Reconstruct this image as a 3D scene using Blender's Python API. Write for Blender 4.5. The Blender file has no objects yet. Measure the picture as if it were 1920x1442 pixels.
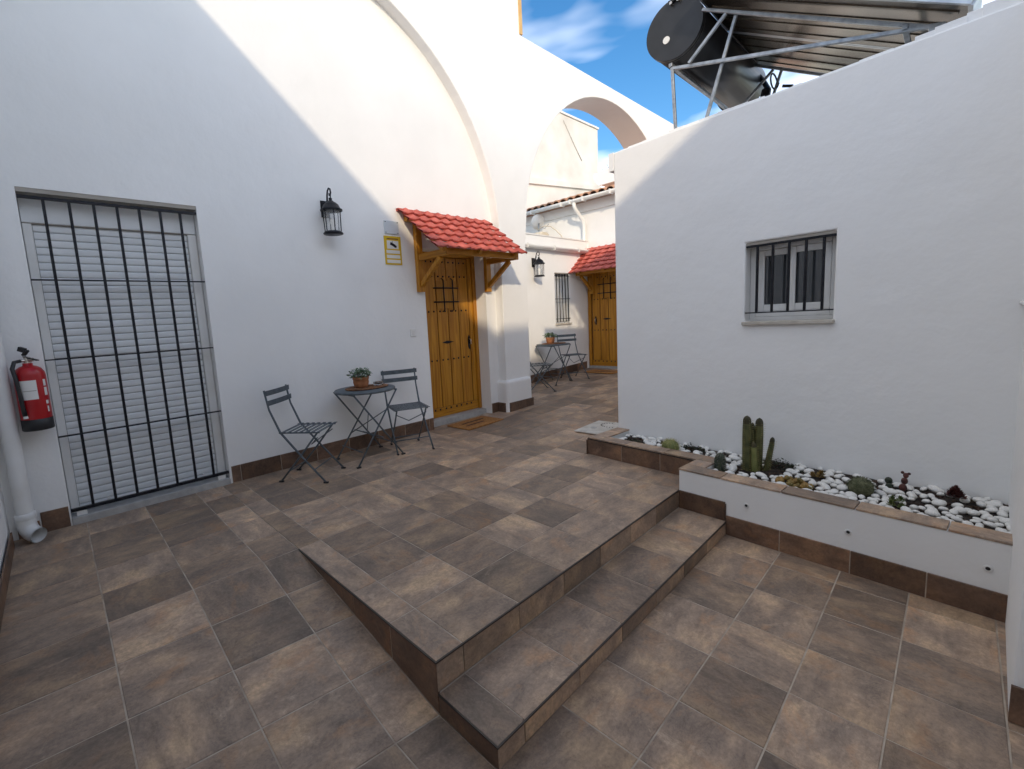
import bpy, bmesh, math, random
from mathutils import Vector, Matrix
random.seed(7)
R = math.radians
sc = bpy.context.scene
col = sc.collection

# ------------------------------------------------------------------ camera, sky, sun
YAW, PITCH, ROLL = 0.83, -0.1232, -0.0579
fw = Vector((math.cos(PITCH)*math.cos(YAW), math.cos(PITCH)*math.sin(YAW), math.sin(PITCH)))
rt = fw.cross(Vector((0, 0, 1))).normalized()
up = rt.cross(fw)
c_, s_ = math.cos(ROLL), math.sin(ROLL)
rt2 = c_*rt + s_*up
up2 = -s_*rt + c_*up
cd = bpy.data.cameras.new('camera')
cam = bpy.data.objects.new('camera', cd)
col.objects.link(cam)
mw = Matrix((rt2, up2, -fw)).transposed().to_4x4()
mw.translation = Vector((0, 0, 1.35))
cam.matrix_world = mw
cd.sensor_fit = 'HORIZONTAL'
cd.sensor_width = 36.0
cd.lens = 36.0*844.66/1920.0
cd.shift_x = 83.82/1920.0
cd.shift_y = -17.84/1920.0
cd.clip_start = 0.02
cd.clip_end = 600.0
sc.camera = cam

SUN_DIR = Vector((0.9375, 1.0, -0.585)).normalized()      # direction the light travels
to_sun = -SUN_DIR
world = bpy.data.worlds.new('World')
sc.world = world
world.use_nodes = True
wn = world.node_tree
wn.nodes.clear()
wo = wn.nodes.new('ShaderNodeOutputWorld')
wb = wn.nodes.new('ShaderNodeBackground')
sky = wn.nodes.new('ShaderNodeTexSky')
sky.sky_type = 'NISHITA'
sky.sun_disc = False
sky.sun_elevation = math.asin(to_sun.z)
sky.sun_rotation = math.atan2(to_sun.x, to_sun.y)
sky.air_density = 1.0
sky.dust_density = 0.8
sky.ozone_density = 1.5
wb.inputs['Strength'].default_value = 0.15
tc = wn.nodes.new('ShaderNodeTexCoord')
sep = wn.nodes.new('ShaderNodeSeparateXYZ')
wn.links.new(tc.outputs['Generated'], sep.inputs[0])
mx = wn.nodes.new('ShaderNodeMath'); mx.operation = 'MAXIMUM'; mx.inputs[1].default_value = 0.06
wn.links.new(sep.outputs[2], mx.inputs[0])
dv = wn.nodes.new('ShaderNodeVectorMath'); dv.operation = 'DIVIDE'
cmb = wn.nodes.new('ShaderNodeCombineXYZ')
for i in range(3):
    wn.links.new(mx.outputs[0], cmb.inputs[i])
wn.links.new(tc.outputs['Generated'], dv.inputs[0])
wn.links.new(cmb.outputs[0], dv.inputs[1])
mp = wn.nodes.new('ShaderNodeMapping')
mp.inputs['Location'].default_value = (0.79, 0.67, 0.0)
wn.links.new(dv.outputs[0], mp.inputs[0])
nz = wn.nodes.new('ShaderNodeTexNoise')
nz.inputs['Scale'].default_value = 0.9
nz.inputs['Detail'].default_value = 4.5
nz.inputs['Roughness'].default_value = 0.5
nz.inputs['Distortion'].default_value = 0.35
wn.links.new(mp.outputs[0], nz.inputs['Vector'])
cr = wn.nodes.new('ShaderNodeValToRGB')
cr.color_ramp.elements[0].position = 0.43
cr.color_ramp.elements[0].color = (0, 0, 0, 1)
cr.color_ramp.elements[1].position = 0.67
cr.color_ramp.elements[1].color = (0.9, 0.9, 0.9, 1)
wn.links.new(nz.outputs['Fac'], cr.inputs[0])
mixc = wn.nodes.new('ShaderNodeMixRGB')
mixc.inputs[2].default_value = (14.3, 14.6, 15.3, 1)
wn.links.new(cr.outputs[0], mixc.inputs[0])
hs = wn.nodes.new('ShaderNodeHueSaturation')
hs.inputs['Saturation'].default_value = 1.36
hs.inputs['Value'].default_value = 1.15
wn.links.new(sky.outputs[0], hs.inputs['Color'])
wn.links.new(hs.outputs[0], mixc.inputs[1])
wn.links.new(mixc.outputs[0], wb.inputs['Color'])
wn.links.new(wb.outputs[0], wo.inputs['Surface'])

sd = bpy.data.lights.new('sun', 'SUN')
sd.energy = 2.0
sd.angle = R(1.2)
sd.color = (1.0, 0.83, 0.60)
sun = bpy.data.objects.new('sun', sd)
col.objects.link(sun)
sun.rotation_euler = SUN_DIR.to_track_quat('-Z', 'Y').to_euler()
sun.location = (-6, -6, 12)

sc.view_settings.view_transform = 'Standard'
sc.view_settings.look = 'None'
sc.view_settings.exposure = 0.25
sc.view_settings.gamma = 1.0
sc.view_settings.use_curve_mapping = False
sc.render.engine = 'CYCLES'
sc.cycles.max_bounces = 8
sc.cycles.diffuse_bounces = 5

# ------------------------------------------------------------------ materials
def mat(name, colr, rough=0.6, metal=0.0, spec=0.5):
    m = bpy.data.materials.new(name)
    m.use_nodes = True
    b = m.node_tree.nodes['Principled BSDF']
    b.inputs['Base Color'].default_value = (*colr, 1)
    b.inputs['Roughness'].default_value = rough
    b.inputs['Metallic'].default_value = metal
    b.inputs['Specular IOR Level'].default_value = spec
    return m

def N(m, t, **kw):
    n = m.node_tree.nodes.new(t)
    for k, v in kw.items():
        if hasattr(n, k) and k not in ('inputs',):
            setattr(n, k, v)
        else:
            n.inputs[k].default_value = v
    return n

def L(m, a, b):
    m.node_tree.links.new(a, b)

def bsdf(m):
    return m.node_tree.nodes['Principled BSDF']

def vary(m, c1, c2, scale=6.0, detail=5.0, bump=0.0, bscale=None, lo=0.35, hi=0.65, stretch=(1, 1, 1), dist=0.0, coord='Object', objrand=0.0):
    """two-tone noise colour and optional fine bump"""
    tcn = N(m, 'ShaderNodeTexCoord')
    mpn = N(m, 'ShaderNodeMapping')
    mpn.inputs['Scale'].default_value = stretch
    L(m, tcn.outputs[coord], mpn.inputs[0])
    src = mpn.outputs[0]
    if objrand:
        oi = N(m, 'ShaderNodeObjectInfo')
        ml = N(m, 'ShaderNodeMath', operation='MULTIPLY')
        ml.inputs[1].default_value = objrand
        L(m, oi.outputs['Random'], ml.inputs[0])
        ad = N(m, 'ShaderNodeVectorMath', operation='ADD')
        L(m, src, ad.inputs[0])
        L(m, ml.outputs[0], ad.inputs[1])
        src = ad.outputs[0]
    n = N(m, 'ShaderNodeTexNoise')
    n.inputs['Scale'].default_value = scale
    n.inputs['Detail'].default_value = detail
    n.inputs['Distortion'].default_value = dist
    L(m, src, n.inputs['Vector'])
    r = N(m, 'ShaderNodeValToRGB')
    r.color_ramp.elements[0].position = lo
    r.color_ramp.elements[0].color = (*c1, 1)
    r.color_ramp.elements[1].position = hi
    r.color_ramp.elements[1].color = (*c2, 1)
    L(m, n.outputs['Fac'], r.inputs[0])
    L(m, r.outputs[0], bsdf(m).inputs['Base Color'])
    if bump:
        n2 = N(m, 'ShaderNodeTexNoise')
        n2.inputs['Scale'].default_value = bscale or scale*6
        n2.inputs['Detail'].default_value = 6.0
        L(m, src, n2.inputs['Vector'])
        b = N(m, 'ShaderNodeBump')
        b.inputs['Strength'].default_value = bump
        b.inputs['Distance'].default_value = 0.01
        L(m, n2.outputs['Fac'], b.inputs['Height'])
        L(m, b.outputs[0], bsdf(m).inputs['Normal'])
    return m

def stucco(name, c1, c2):
    m = mat(name, c1, 0.9, 0, 0.15)
    tcn = N(m, 'ShaderNodeTexCoord')
    big = N(m, 'ShaderNodeTexNoise'); big.inputs['Scale'].default_value = 0.9; big.inputs['Detail'].default_value = 6
    L(m, tcn.outputs['Object'], big.inputs['Vector'])
    r = N(m, 'ShaderNodeValToRGB')
    r.color_ramp.elements[0].position = 0.32; r.color_ramp.elements[0].color = (*c1, 1)
    r.color_ramp.elements[1].position = 0.62; r.color_ramp.elements[1].color = (*c2, 1)
    L(m, big.outputs['Fac'], r.inputs[0])
    L(m, r.outputs[0], bsdf(m).inputs['Base Color'])
    # trowelled waves plus fine grain
    a = N(m, 'ShaderNodeTexNoise'); a.inputs['Scale'].default_value = 2.6; a.inputs['Detail'].default_value = 4
    f = N(m, 'ShaderNodeTexNoise'); f.inputs['Scale'].default_value = 55; f.inputs['Detail'].default_value = 4
    L(m, tcn.outputs['Object'], a.inputs['Vector']); L(m, tcn.outputs['Object'], f.inputs['Vector'])
    b1 = N(m, 'ShaderNodeBump'); b1.inputs['Strength'].default_value = 0.28; b1.inputs['Distance'].default_value = 0.05
    b2 = N(m, 'ShaderNodeBump'); b2.inputs['Strength'].default_value = 0.10; b2.inputs['Distance'].default_value = 0.006
    L(m, a.outputs['Fac'], b1.inputs['Height']); L(m, f.outputs['Fac'], b2.inputs['Height'])
    L(m, b1.outputs[0], b2.inputs['Normal']); L(m, b2.outputs[0], bsdf(m).inputs['Normal'])
    return m

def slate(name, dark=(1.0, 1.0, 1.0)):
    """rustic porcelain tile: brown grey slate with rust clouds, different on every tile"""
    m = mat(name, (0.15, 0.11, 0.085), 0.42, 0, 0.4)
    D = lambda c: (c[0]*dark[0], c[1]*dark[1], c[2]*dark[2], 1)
    tcn = N(m, 'ShaderNodeTexCoord'); oi = N(m, 'ShaderNodeObjectInfo')
    wnz = N(m, 'ShaderNodeTexWhiteNoise', noise_dimensions='1D')
    L(m, oi.outputs['Random'], wnz.inputs['W'])
    sc_ = N(m, 'ShaderNodeVectorMath', operation='SCALE'); sc_.inputs[3].default_value = 53.0
    L(m, wnz.outputs['Color'], sc_.inputs[0])
    # the print is laid in one of two directions
    vr = N(m, 'ShaderNodeVectorRotate', rotation_type='Z_AXIS')
    gt = N(m, 'ShaderNodeMath', operation='GREATER_THAN'); gt.inputs[1].default_value = 0.55
    ma = N(m, 'ShaderNodeMath', operation='MULTIPLY'); ma.inputs[1].default_value = 1.5708
    L(m, wnz.outputs['Value'], gt.inputs[0]); L(m, gt.outputs[0], ma.inputs[0]); L(m, ma.outputs[0], vr.inputs['Angle'])
    L(m, tcn.outputs['Object'], vr.inputs['Vector'])
    ad = N(m, 'ShaderNodeVectorMath', operation='ADD')
    L(m, vr.outputs[0], ad.inputs[0]); L(m, sc_.outputs[0], ad.inputs[1])
    def noise(scale, detail, rough, dist, stretch, off=(0, 0, 0)):
        mp_ = N(m, 'ShaderNodeMapping'); mp_.inputs['Scale'].default_value = stretch; mp_.inputs['Location'].default_value = off
        L(m, ad.outputs[0], mp_.inputs[0])
        n = N(m, 'ShaderNodeTexNoise'); n.inputs['Scale'].default_value = scale; n.inputs['Detail'].default_value = detail
        n.inputs['Roughness'].default_value = rough; n.inputs['Distortion'].default_value = dist
        L(m, mp_.outputs[0], n.inputs['Vector'])
        return n.outputs['Fac']
    def ramp(src, stops):
        r = N(m, 'ShaderNodeValToRGB'); e = r.color_ramp.elements
        e[0].position, e[0].color = stops[0]; e[1].position, e[1].color = stops[-1]
        for p_, c_ in stops[1:-1]:
            k = e.new(p_); k.color = c_
        L(m, src, r.inputs[0])
        return r.outputs[0]
    def mix(fac, a_, b_, typ='MIX'):
        x = N(m, 'ShaderNodeMixRGB', blend_type=typ)
        for i, v in enumerate((fac, a_, b_)):
            if hasattr(v, 'is_linked') or hasattr(v, 'links'): L(m, v, x.inputs[i])
            else: x.inputs[i].default_value = v
        return x.outputs[0]
    big = noise(3.4, 3.0, 0.55, 0.15, (1.0, 1.5, 1.2))
    med = noise(10.0, 14.0, 0.79, 0.35, (0.7, 1.5, 1.0), (3.1, 7.7, 1.2))
    base = ramp(big, [(0.34, D((0.215, 0.165, 0.134))), (0.46, D((0.265, 0.198, 0.155))), (0.56, D((0.325, 0.236, 0.175))), (0.68, D((0.43, 0.305, 0.205)))])
    tex = ramp(med, [(0.30, (0.58, 0.56, 0.55, 1)), (0.50, (1.06, 1.05, 1.03, 1)), (0.72, (1.58, 1.52, 1.42, 1))])
    c = mix(1.0, base, tex, 'MULTIPLY')
    # rust clouds and chalky patches in the print
    ru = ramp(noise(4.2, 8.0, 0.66, 0.5, (1, 1.3, 1), (9.1, 2.2, 4.4)), [(0.55, (0, 0, 0, 1)), (0.68, (0.75, 0.75, 0.75, 1))])
    c = mix(ru, c, D((0.42, 0.245, 0.140)))
    chk = ramp(noise(5.5, 13.0, 0.80, 0.9, (1, 1, 1), (1.4, 5.5, 8.3)), [(0.56, (0, 0, 0, 1)), (0.70, (0.7, 0.7, 0.7, 1))])
    c = mix(chk, c, D((0.56, 0.42, 0.31)))
    vn = ramp(noise(11.0, 6.0, 0.6, 2.0, (1, 1, 1), (6.6, 1.9, 3.7)), [(0.485, (1, 1, 1, 1)), (0.5, (0.66, 0.62, 0.6, 1)), (0.515, (1, 1, 1, 1))])
    c = mix(0.55, c, mix(1.0, c, vn, 'MULTIPLY'))
    fine = N(m, 'ShaderNodeMapRange'); fine.inputs[1].default_value = 0.3; fine.inputs[2].default_value = 0.7; fine.inputs[3].default_value = 0.84; fine.inputs[4].default_value = 1.14
    L(m, noise(70.0, 4.0, 0.6, 0, (1, 1, 1)), fine.inputs[0])
    per = N(m, 'ShaderNodeMapRange'); per.inputs[3].default_value = 0.66; per.inputs[4].default_value = 1.32
    L(m, oi.outputs['Random'], per.inputs[0])
    mm = N(m, 'ShaderNodeMath', operation='MULTIPLY'); L(m, fine.outputs[0], mm.inputs[0]); L(m, per.outputs[0], mm.inputs[1])
    sepc = N(m, 'ShaderNodeSeparateXYZ'); L(m, wnz.outputs['Color'], sepc.inputs[0])
    grey = N(m, 'ShaderNodeMapRange'); grey.inputs[3].default_value = 0.0; grey.inputs[4].default_value = 0.55
    L(m, sepc.outputs[1], grey.inputs[0])
    c = mix(grey.outputs[0], c, mix(1.0, c, (0.93, 0.95, 0.97, 1), 'MULTIPLY'))
    vm = N(m, 'ShaderNodeVectorMath', operation='SCALE'); L(m, c, vm.inputs[0]); L(m, mm.outputs[0], vm.inputs[3])
    L(m, vm.outputs[0], bsdf(m).inputs['Base Color'])
    rr = N(m, 'ShaderNodeMapRange'); rr.inputs[1].default_value = 0.3; rr.inputs[2].default_value = 0.7; rr.inputs[3].default_value = 0.36; rr.inputs[4].default_value = 0.62
    L(m, med, rr.inputs[0]); L(m, rr.outputs[0], bsdf(m).inputs['Roughness'])
    b = N(m, 'ShaderNodeBump'); b.inputs['Strength'].default_value = 0.3; b.inputs['Distance'].default_value = 0.006
    L(m, med, b.inputs['Height']); L(m, b.outputs[0], bsdf(m).inputs['Normal'])
    return m

def wood(name, c1, c2, axis='Z'):
    m = mat(name, c1, 0.42, 0, 0.35)
    st = {'Z': (34, 34, 1.6), 'X': (1.6, 34, 34), 'Y': (34, 1.6, 34)}[axis]
    vary(m, c1, c2, 1.0, 6, 0.12, 3.0, 0.3, 0.7, st, 0.8, 'Object', 9.0)
    return m

M = {}
M['white'] = stucco('white_stucco', (0.815, 0.81, 0.795), (0.875, 0.87, 0.855))
M['white_brightened'] = stucco('white_stucco_brightened', (0.875, 0.875, 0.865), (0.90, 0.90, 0.895))  # paler copy of the white stucco, painting extra brightness into the shaded right-hand walls
M['white_old'] = stucco('white_stucco_old', (0.66, 0.64, 0.60), (0.82, 0.81, 0.78))
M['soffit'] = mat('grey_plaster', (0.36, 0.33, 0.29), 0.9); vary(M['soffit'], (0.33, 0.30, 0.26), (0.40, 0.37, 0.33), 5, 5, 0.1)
M['slate'] = slate('slate_tile', (1.10, 1.08, 1.04))
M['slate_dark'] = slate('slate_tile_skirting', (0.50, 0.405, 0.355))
M['grout'] = mat('grout', (0.46, 0.385, 0.305), 0.9); vary(M['grout'], (0.34, 0.275, 0.215), (0.54, 0.455, 0.365), 9, 5, 0.2, 80)
M['trim'] = mat('dark_edge_trim', (0.03, 0.022, 0.018), 0.4)
M['wood'] = wood('honey_wood', (0.33, 0.125, 0.008), (0.58, 0.27, 0.026))
M['woodx'] = wood('honey_wood_x', (0.33, 0.125, 0.008), (0.58, 0.27, 0.026), 'X')
M['woody'] = wood('honey_wood_y', (0.33, 0.125, 0.008), (0.58, 0.27, 0.026), 'Y')
M['groove'] = mat('wood_groove', (0.11, 0.045, 0.012), 0.7); vary(M['groove'], (0.09, 0.035, 0.01), (0.14, 0.06, 0.017), 8)
M['iron'] = mat('wrought_iron', (0.016, 0.017, 0.022), 0.45, 0.6); vary(M['iron'], (0.012, 0.013, 0.018), (0.024, 0.025, 0.03), 30, 4, 0.15)
M['shutter'] = mat('shutter_plastic', (0.76, 0.78, 0.79), 0.45); vary(M['shutter'], (0.73, 0.75, 0.76), (0.80, 0.82, 0.83), 3, 4, 0, None, .35, .65, (1, 1, 4), 0, 'Object', 5.0)
M['pvc'] = mat('white_pvc', (0.78, 0.78, 0.77), 0.3); vary(M['pvc'], (0.73, 0.72, 0.69), (0.80, 0.80, 0.79), 4, 5)
M['alu'] = mat('aluminium', (0.60, 0.61, 0.62), 0.35, 0.9); vary(M['alu'], (0.50, 0.51, 0.53), (0.66, 0.67, 0.68), 12, 4, 0.03, None, .35, .65, (1, 1, .2))
M['sill'] = mat('stone_sill', (0.52, 0.48, 0.42), 0.6); vary(M['sill'], (0.46, 0.42, 0.36), (0.56, 0.52, 0.46), 14, 6, 0.05)
M['sillgrey'] = mat('grey_stone_sill', (0.40, 0.39, 0.38), 0.55); vary(M['sillgrey'], (0.36, 0.35, 0.34), (0.46, 0.45, 0.43), 18, 6, 0.05)
M['red'] = mat('red_roof_sheet', (0.50, 0.105, 0.08), 0.65); vary(M['red'], (0.38, 0.072, 0.055), (0.58, 0.14, 0.108), 7, 6, 0.08, 60, .35, .65, (1, 1, 1), 0, 'Object', 7.0)
M['clay'] = mat('clay_tile', (0.48, 0.24, 0.15), 0.85); vary(M['clay'], (0.34, 0.17, 0.11), (0.58, 0.34, 0.22), 6, 7, 0.3, 40, .35, .65, (1, 1, 1), 0, 'Object', 7.0)
M['steel'] = mat('painted_steel_blue_grey', (0.085, 0.105, 0.12), 0.5, 0.1); vary(M['steel'], (0.070, 0.088, 0.102), (0.105, 0.128, 0.145), 20, 4, 0.04)
M['terra'] = mat('terracotta', (0.36, 0.145, 0.06), 0.8); vary(M['terra'], (0.30, 0.115, 0.045), (0.42, 0.18, 0.08), 16, 5, 0.15)
M['leaf'] = mat('pot_leaves', (0.07, 0.14, 0.06), 0.55); vary(M['leaf'], (0.035, 0.09, 0.04), (0.20, 0.27, 0.16), 14, 3)
M['wicker'] = mat('woven_brown', (0.20, 0.085, 0.035), 0.75); vary(M['wicker'], (0.12, 0.05, 0.02), (0.27, 0.12, 0.05), 45, 4, 0.6, 120)
M['coir'] = mat('coir_mat', (0.38, 0.17, 0.045), 0.95); vary(M['coir'], (0.29, 0.12, 0.03), (0.46, 0.22, 0.065), 40, 6, 0.9, 220)
M['coirdark'] = mat('coir_dark_print', (0.11, 0.045, 0.02), 0.95); vary(M['coirdark'], (0.08, 0.03, 0.015), (0.15, 0.065, 0.03), 40, 6, 0.9, 220)
M['glass'] = mat('clear_glass', (0.95, 0.97, 0.97), 0.03); bsdf(M['glass']).inputs['Transmission Weight'].default_value = 1.0
M['pane'] = mat('window_glass', (0.045, 0.05, 0.055), 0.05, 0, 1.0)
M['lampglass'] = mat('lantern_glass', (0.9, 0.92, 0.92), 0.06); bsdf(M['lampglass']).inputs['Alpha'].default_value = 0.22
M['bulb'] = mat('lamp_bulb', (0.85, 0.83, 0.78), 0.3)
M['extred'] = mat('extinguisher_red', (0.42, 0.012, 0.016), 0.28); vary(M['extred'], (0.39, 0.010, 0.014), (0.45, 0.014, 0.02), 4)
M['black'] = mat('black_rubber', (0.012, 0.012, 0.013), 0.5); vary(M['black'], (0.009, 0.009, 0.01), (0.018, 0.018, 0.02), 20)
M['paper'] = mat('white_label', (0.74, 0.73, 0.70), 0.5)
M['yellow'] = mat('sign_yellow', (0.66, 0.44, 0.02), 0.4)
M['chrome'] = mat('brushed_metal', (0.55, 0.5, 0.45), 0.3, 1.0)
M['platewhite'] = mat('cover_white', (0.62, 0.66, 0.68), 0.35)
M['pebble'] = mat('white_pebble', (0.78, 0.77, 0.74), 0.6); vary(M['pebble'], (0.66, 0.64, 0.60), (0.84, 0.83, 0.80), 9, 5, 0.1, 60, .3, .6, (1, 1, 1), 0, 'Object', 11.0)
M['soil'] = mat('bark_soil', (0.022, 0.016, 0.012), 0.95); vary(M['soil'], (0.012, 0.009, 0.008), (0.045, 0.03, 0.02), 30, 6, 0.9, 90)
M['bark'] = mat('bark_chips', (0.04, 0.025, 0.017), 0.9); vary(M['bark'], (0.018, 0.012, 0.01), (0.075, 0.042, 0.026), 22, 4, 0.3)
M['cactus'] = mat('cactus_green', (0.085, 0.09, 0.028), 0.6); vary(M['cactus'], (0.058, 0.064, 0.022), (0.13, 0.13, 0.042), 18, 4, 0.2)
M['cactuslight'] = mat('cactus_light', (0.18, 0.20, 0.06), 0.6); vary(M['cactuslight'], (0.14, 0.16, 0.045), (0.23, 0.24, 0.08), 18, 4, 0.2)
M['cactustip'] = mat('cactus_tip', (0.05, 0.045, 0.02), 0.7); vary(M['cactustip'], (0.035, 0.033, 0.015), (0.07, 0.06, 0.025), 20)
M['cactusdark'] = mat('cactus_dark', (0.035, 0.05, 0.032), 0.6); vary(M['cactusdark'], (0.025, 0.035, 0.024), (0.06, 0.075, 0.045), 25)
M['spine'] = mat('cactus_spines', (0.42, 0.36, 0.14), 0.6)
M['sedum'] = mat('orange_sedum', (0.26, 0.17, 0.04), 0.55); vary(M['sedum'], (0.15, 0.12, 0.03), (0.36, 0.20, 0.05), 20)
M['mosscactus'] = mat('fuzzy_cactus', (0.10, 0.11, 0.055), 0.8); vary(M['mosscactus'], (0.07, 0.08, 0.035), (0.15, 0.155, 0.085), 40, 5, 0.5)
M['redplant'] = mat('dark_red_rosette', (0.085, 0.028, 0.025), 0.5); vary(M['redplant'], (0.05, 0.018, 0.018), (0.15, 0.05, 0.04), 20)
M['sprout'] = mat('green_sprout', (0.13, 0.17, 0.04), 0.6); vary(M['sprout'], (0.09, 0.13, 0.03), (0.2, 0.22, 0.06), 20)
M['creep'] = mat('dark_groundcover', (0.028, 0.04, 0.02), 0.7); vary(M['creep'], (0.018, 0.026, 0.014), (0.05, 0.065, 0.03), 20)
M['slab'] = mat('drain_slab', (0.60, 0.565, 0.50), 0.8); vary(M['slab'], (0.52, 0.49, 0.43), (0.66, 0.63, 0.57), 10, 6, 0.15)
M['tank'] = mat('tank_black', (0.010, 0.011, 0.013), 0.36); vary(M['tank'], (0.009, 0.010, 0.012), (0.018, 0.019, 0.023), 5)
M['galv'] = mat('galvanised', (0.36, 0.38, 0.40), 0.42, 0.85); vary(M['galv'], (0.28, 0.30, 0.32), (0.44, 0.46, 0.48), 18, 5)
M['panelback'] = mat('collector_back', (0.17, 0.14, 0.11), 0.25, 0.9); vary(M['panelback'], (0.11, 0.09, 0.07), (0.26, 0.215, 0.17), 2.5, 4, 0.12, 6, .3, .7, (1, .3, 1))
M['ochre'] = mat('ochre_trim', (0.62, 0.40, 0.17), 0.85); vary(M['ochre'], (0.55, 0.34, 0.14), (0.68, 0.46, 0.21), 5)
M['dark'] = mat('dark_interior', (0.03, 0.03, 0.032), 0.9)
M['curtain'] = mat('pale_curtain', (0.40, 0.39, 0.36), 0.9); vary(M['curtain'], (0.33, 0.32, 0.30), (0.45, 0.44, 0.41), 3, 3, 0, None, .35, .65, (14, 14, 1))
M['roofslab'] = mat('roof_screed', (0.42, 0.40, 0.37), 0.9); vary(M['roofslab'], (0.36, 0.34, 0.31), (0.47, 0.45, 0.42), 3, 5)
M['earth'] = mat('ground_earth', (0.26, 0.22, 0.17), 0.95); vary(M['earth'], (0.20, 0.17, 0.13), (0.32, 0.27, 0.21), 0.5, 8)
M['rope'] = mat('cream_cable', (0.60, 0.53, 0.42), 0.7)

# ------------------------------------------------------------------ mesh building
class MB:
    def __init__(self):
        self.bm = bmesh.new()
    def _xf(self, geom, mtx):
        bmesh.ops.transform(self.bm, matrix=mtx, verts=geom)
    def box(self, a, b, rot=None, bevel=0.0):
        a = Vector(a); b = Vector(b)
        r = bmesh.ops.create_cube(self.bm, size=1.0)['verts']
        d = b-a
        bmesh.ops.scale(self.bm, vec=(abs(d.x), abs(d.y), abs(d.z)), verts=r)
        if bevel:
            ed = list({e for v in r for e in v.link_edges})
            g = bmesh.ops.bevel(self.bm, geom=ed, offset=bevel, segments=1, affect='EDGES', profile=0.5)
            r = list({v for f in g['faces'] for v in f.verts} | {v for v in r if v.is_valid})
        if rot:
            self._xf(r, rot)
        bmesh.ops.translate(self.bm, vec=(a+b)/2, verts=r)
        return r
    def bar(self, p0, p1, w, t, upv=(0, 0, 1), bevel=0.0):
        """rectangular bar from p0 to p1: w across, t along the up-ish direction"""
        p0 = Vector(p0); p1 = Vector(p1)
        d = p1-p0; ln = d.length; x = d.normalized()
        u = Vector(upv)
        if abs(x.dot(u)) > 0.98:
            u = Vector((0, 1, 0))
        y = u.cross(x).normalized(); z = x.cross(y)
        r = bmesh.ops.create_cube(self.bm, size=1.0)['verts']
        bmesh.ops.scale(self.bm, vec=(ln, w, t), verts=r)
        if bevel:
            ed = list({e for v in r for e in v.link_edges})
            g = bmesh.ops.bevel(self.bm, geom=ed, offset=bevel, segments=1, affect='EDGES')
            r = list({v for f in g['faces'] for v in f.verts} | {v for v in r if v.is_valid})
        m = Matrix((x, y, z)).transposed().to_4x4()
        m.translation = (p0+p1)/2
        self._xf(r, m)
    def cyl(self, p0, p1, r0, r1=None, seg=12, caps=True):
        p0 = Vector(p0); p1 = Vector(p1)
        r1 = r0 if r1 is None else r1
        d = p1-p0
        g = bmesh.ops.create_cone(self.bm, cap_ends=caps, cap_tris=False, segments=seg, radius1=r0, radius2=r1, depth=d.length)['verts']
        m = d.to_track_quat('Z', 'Y').to_matrix().to_4x4()
        m.translation = (p0+p1)/2
        self._xf(g, m)
    def tube(self, pts, r, seg=8, caps=True):
        pts = [Vector(p) for p in pts]
        rs = r if isinstance(r, (list, tuple)) else [r]*len(pts)
        rings = []
        prev = None
        for i, p in enumerate(pts):
            t = (pts[min(i+1, len(pts)-1)]-pts[max(i-1, 0)]).normalized()
            if prev is None:
                a = Vector((0, 0, 1)) if abs(t.z) < 0.9 else Vector((1, 0, 0))
                n = (a-t*a.dot(t)).normalized()
            else:
                n = (prev-t*prev.dot(t)).normalized()
            prev = n
            b = t.cross(n)
            rings.append([self.bm.verts.new(p+(n*math.cos(2*math.pi*k/seg)+b*math.sin(2*math.pi*k/seg))*rs[i]) for k in range(seg)])
        for i in range(len(rings)-1):
            for k in range(seg):
                f = self.bm.faces.new((rings[i][k], rings[i][(k+1) % seg], rings[i+1][(k+1) % seg], rings[i+1][k]))
                f.smooth = True
        if caps:
            self.bm.faces.new(rings[0][::-1]); self.bm.faces.new(rings[-1])
    def lathe(self, prof, c=(0, 0, 0), seg=20, smooth=True, closed=False):
        """profile of (radius, height) turned about Z"""
        c = Vector(c); rings = []
        for r, z in prof:
            if r < 1e-5:
                rings.append([self.bm.verts.new(c+Vector((0, 0, z)))])
            else:
                rings.append([self.bm.verts.new(c+Vector((r*math.cos(2*math.pi*k/seg), r*math.sin(2*math.pi*k/seg), z))) for k in range(seg)])
        for a, b in zip(rings, rings[1:]):
            for k in range(seg):
                k2 = (k+1) % seg
                if len(a) == 1 and len(b) == 1:
                    continue
                if len(a) == 1:
                    f = self.bm.faces.new((a[0], b[k2], b[k]))
                elif len(b) == 1:
                    f = self.bm.faces.new((a[k], a[k2], b[0]))
                else:
                    f = self.bm.faces.new((a[k], a[k2], b[k2], b[k]))
                f.smooth = smooth
    def prism(self, poly, v):
        """closed polygon (3d points) extruded by v"""
        v = Vector(v)
        a = [self.bm.verts.new(Vector(p)) for p in poly]
        b = [self.bm.verts.new(Vector(p)+v) for p in poly]
        n = len(a)
        f1 = self.bm.faces.new(a); f2 = self.bm.faces.new(b[::-1])
        for i in range(n):
            self.bm.faces.new((a[i], b[i], b[(i+1) % n], a[(i+1) % n]))
        if n > 4:
            bmesh.ops.triangulate(self.bm, faces=[f1, f2], ngon_method='EAR_CLIP')
    def quad(self, pts):
        self.bm.faces.new([self.bm.verts.new(Vector(p)) for p in pts])
    def ball(self, c, r, sub=2, scale=(1, 1, 1), smooth=True):
        g = bmesh.ops.create_icosphere(self.bm, subdivisions=sub, radius=r)['verts']
        bmesh.ops.scale(self.bm, vec=scale, verts=g)
        bmesh.ops.translate(self.bm, vec=c, verts=g)
        if smooth:
            for v in g:
                for f in v.link_faces:
                    f.smooth = True
        return g
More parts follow.
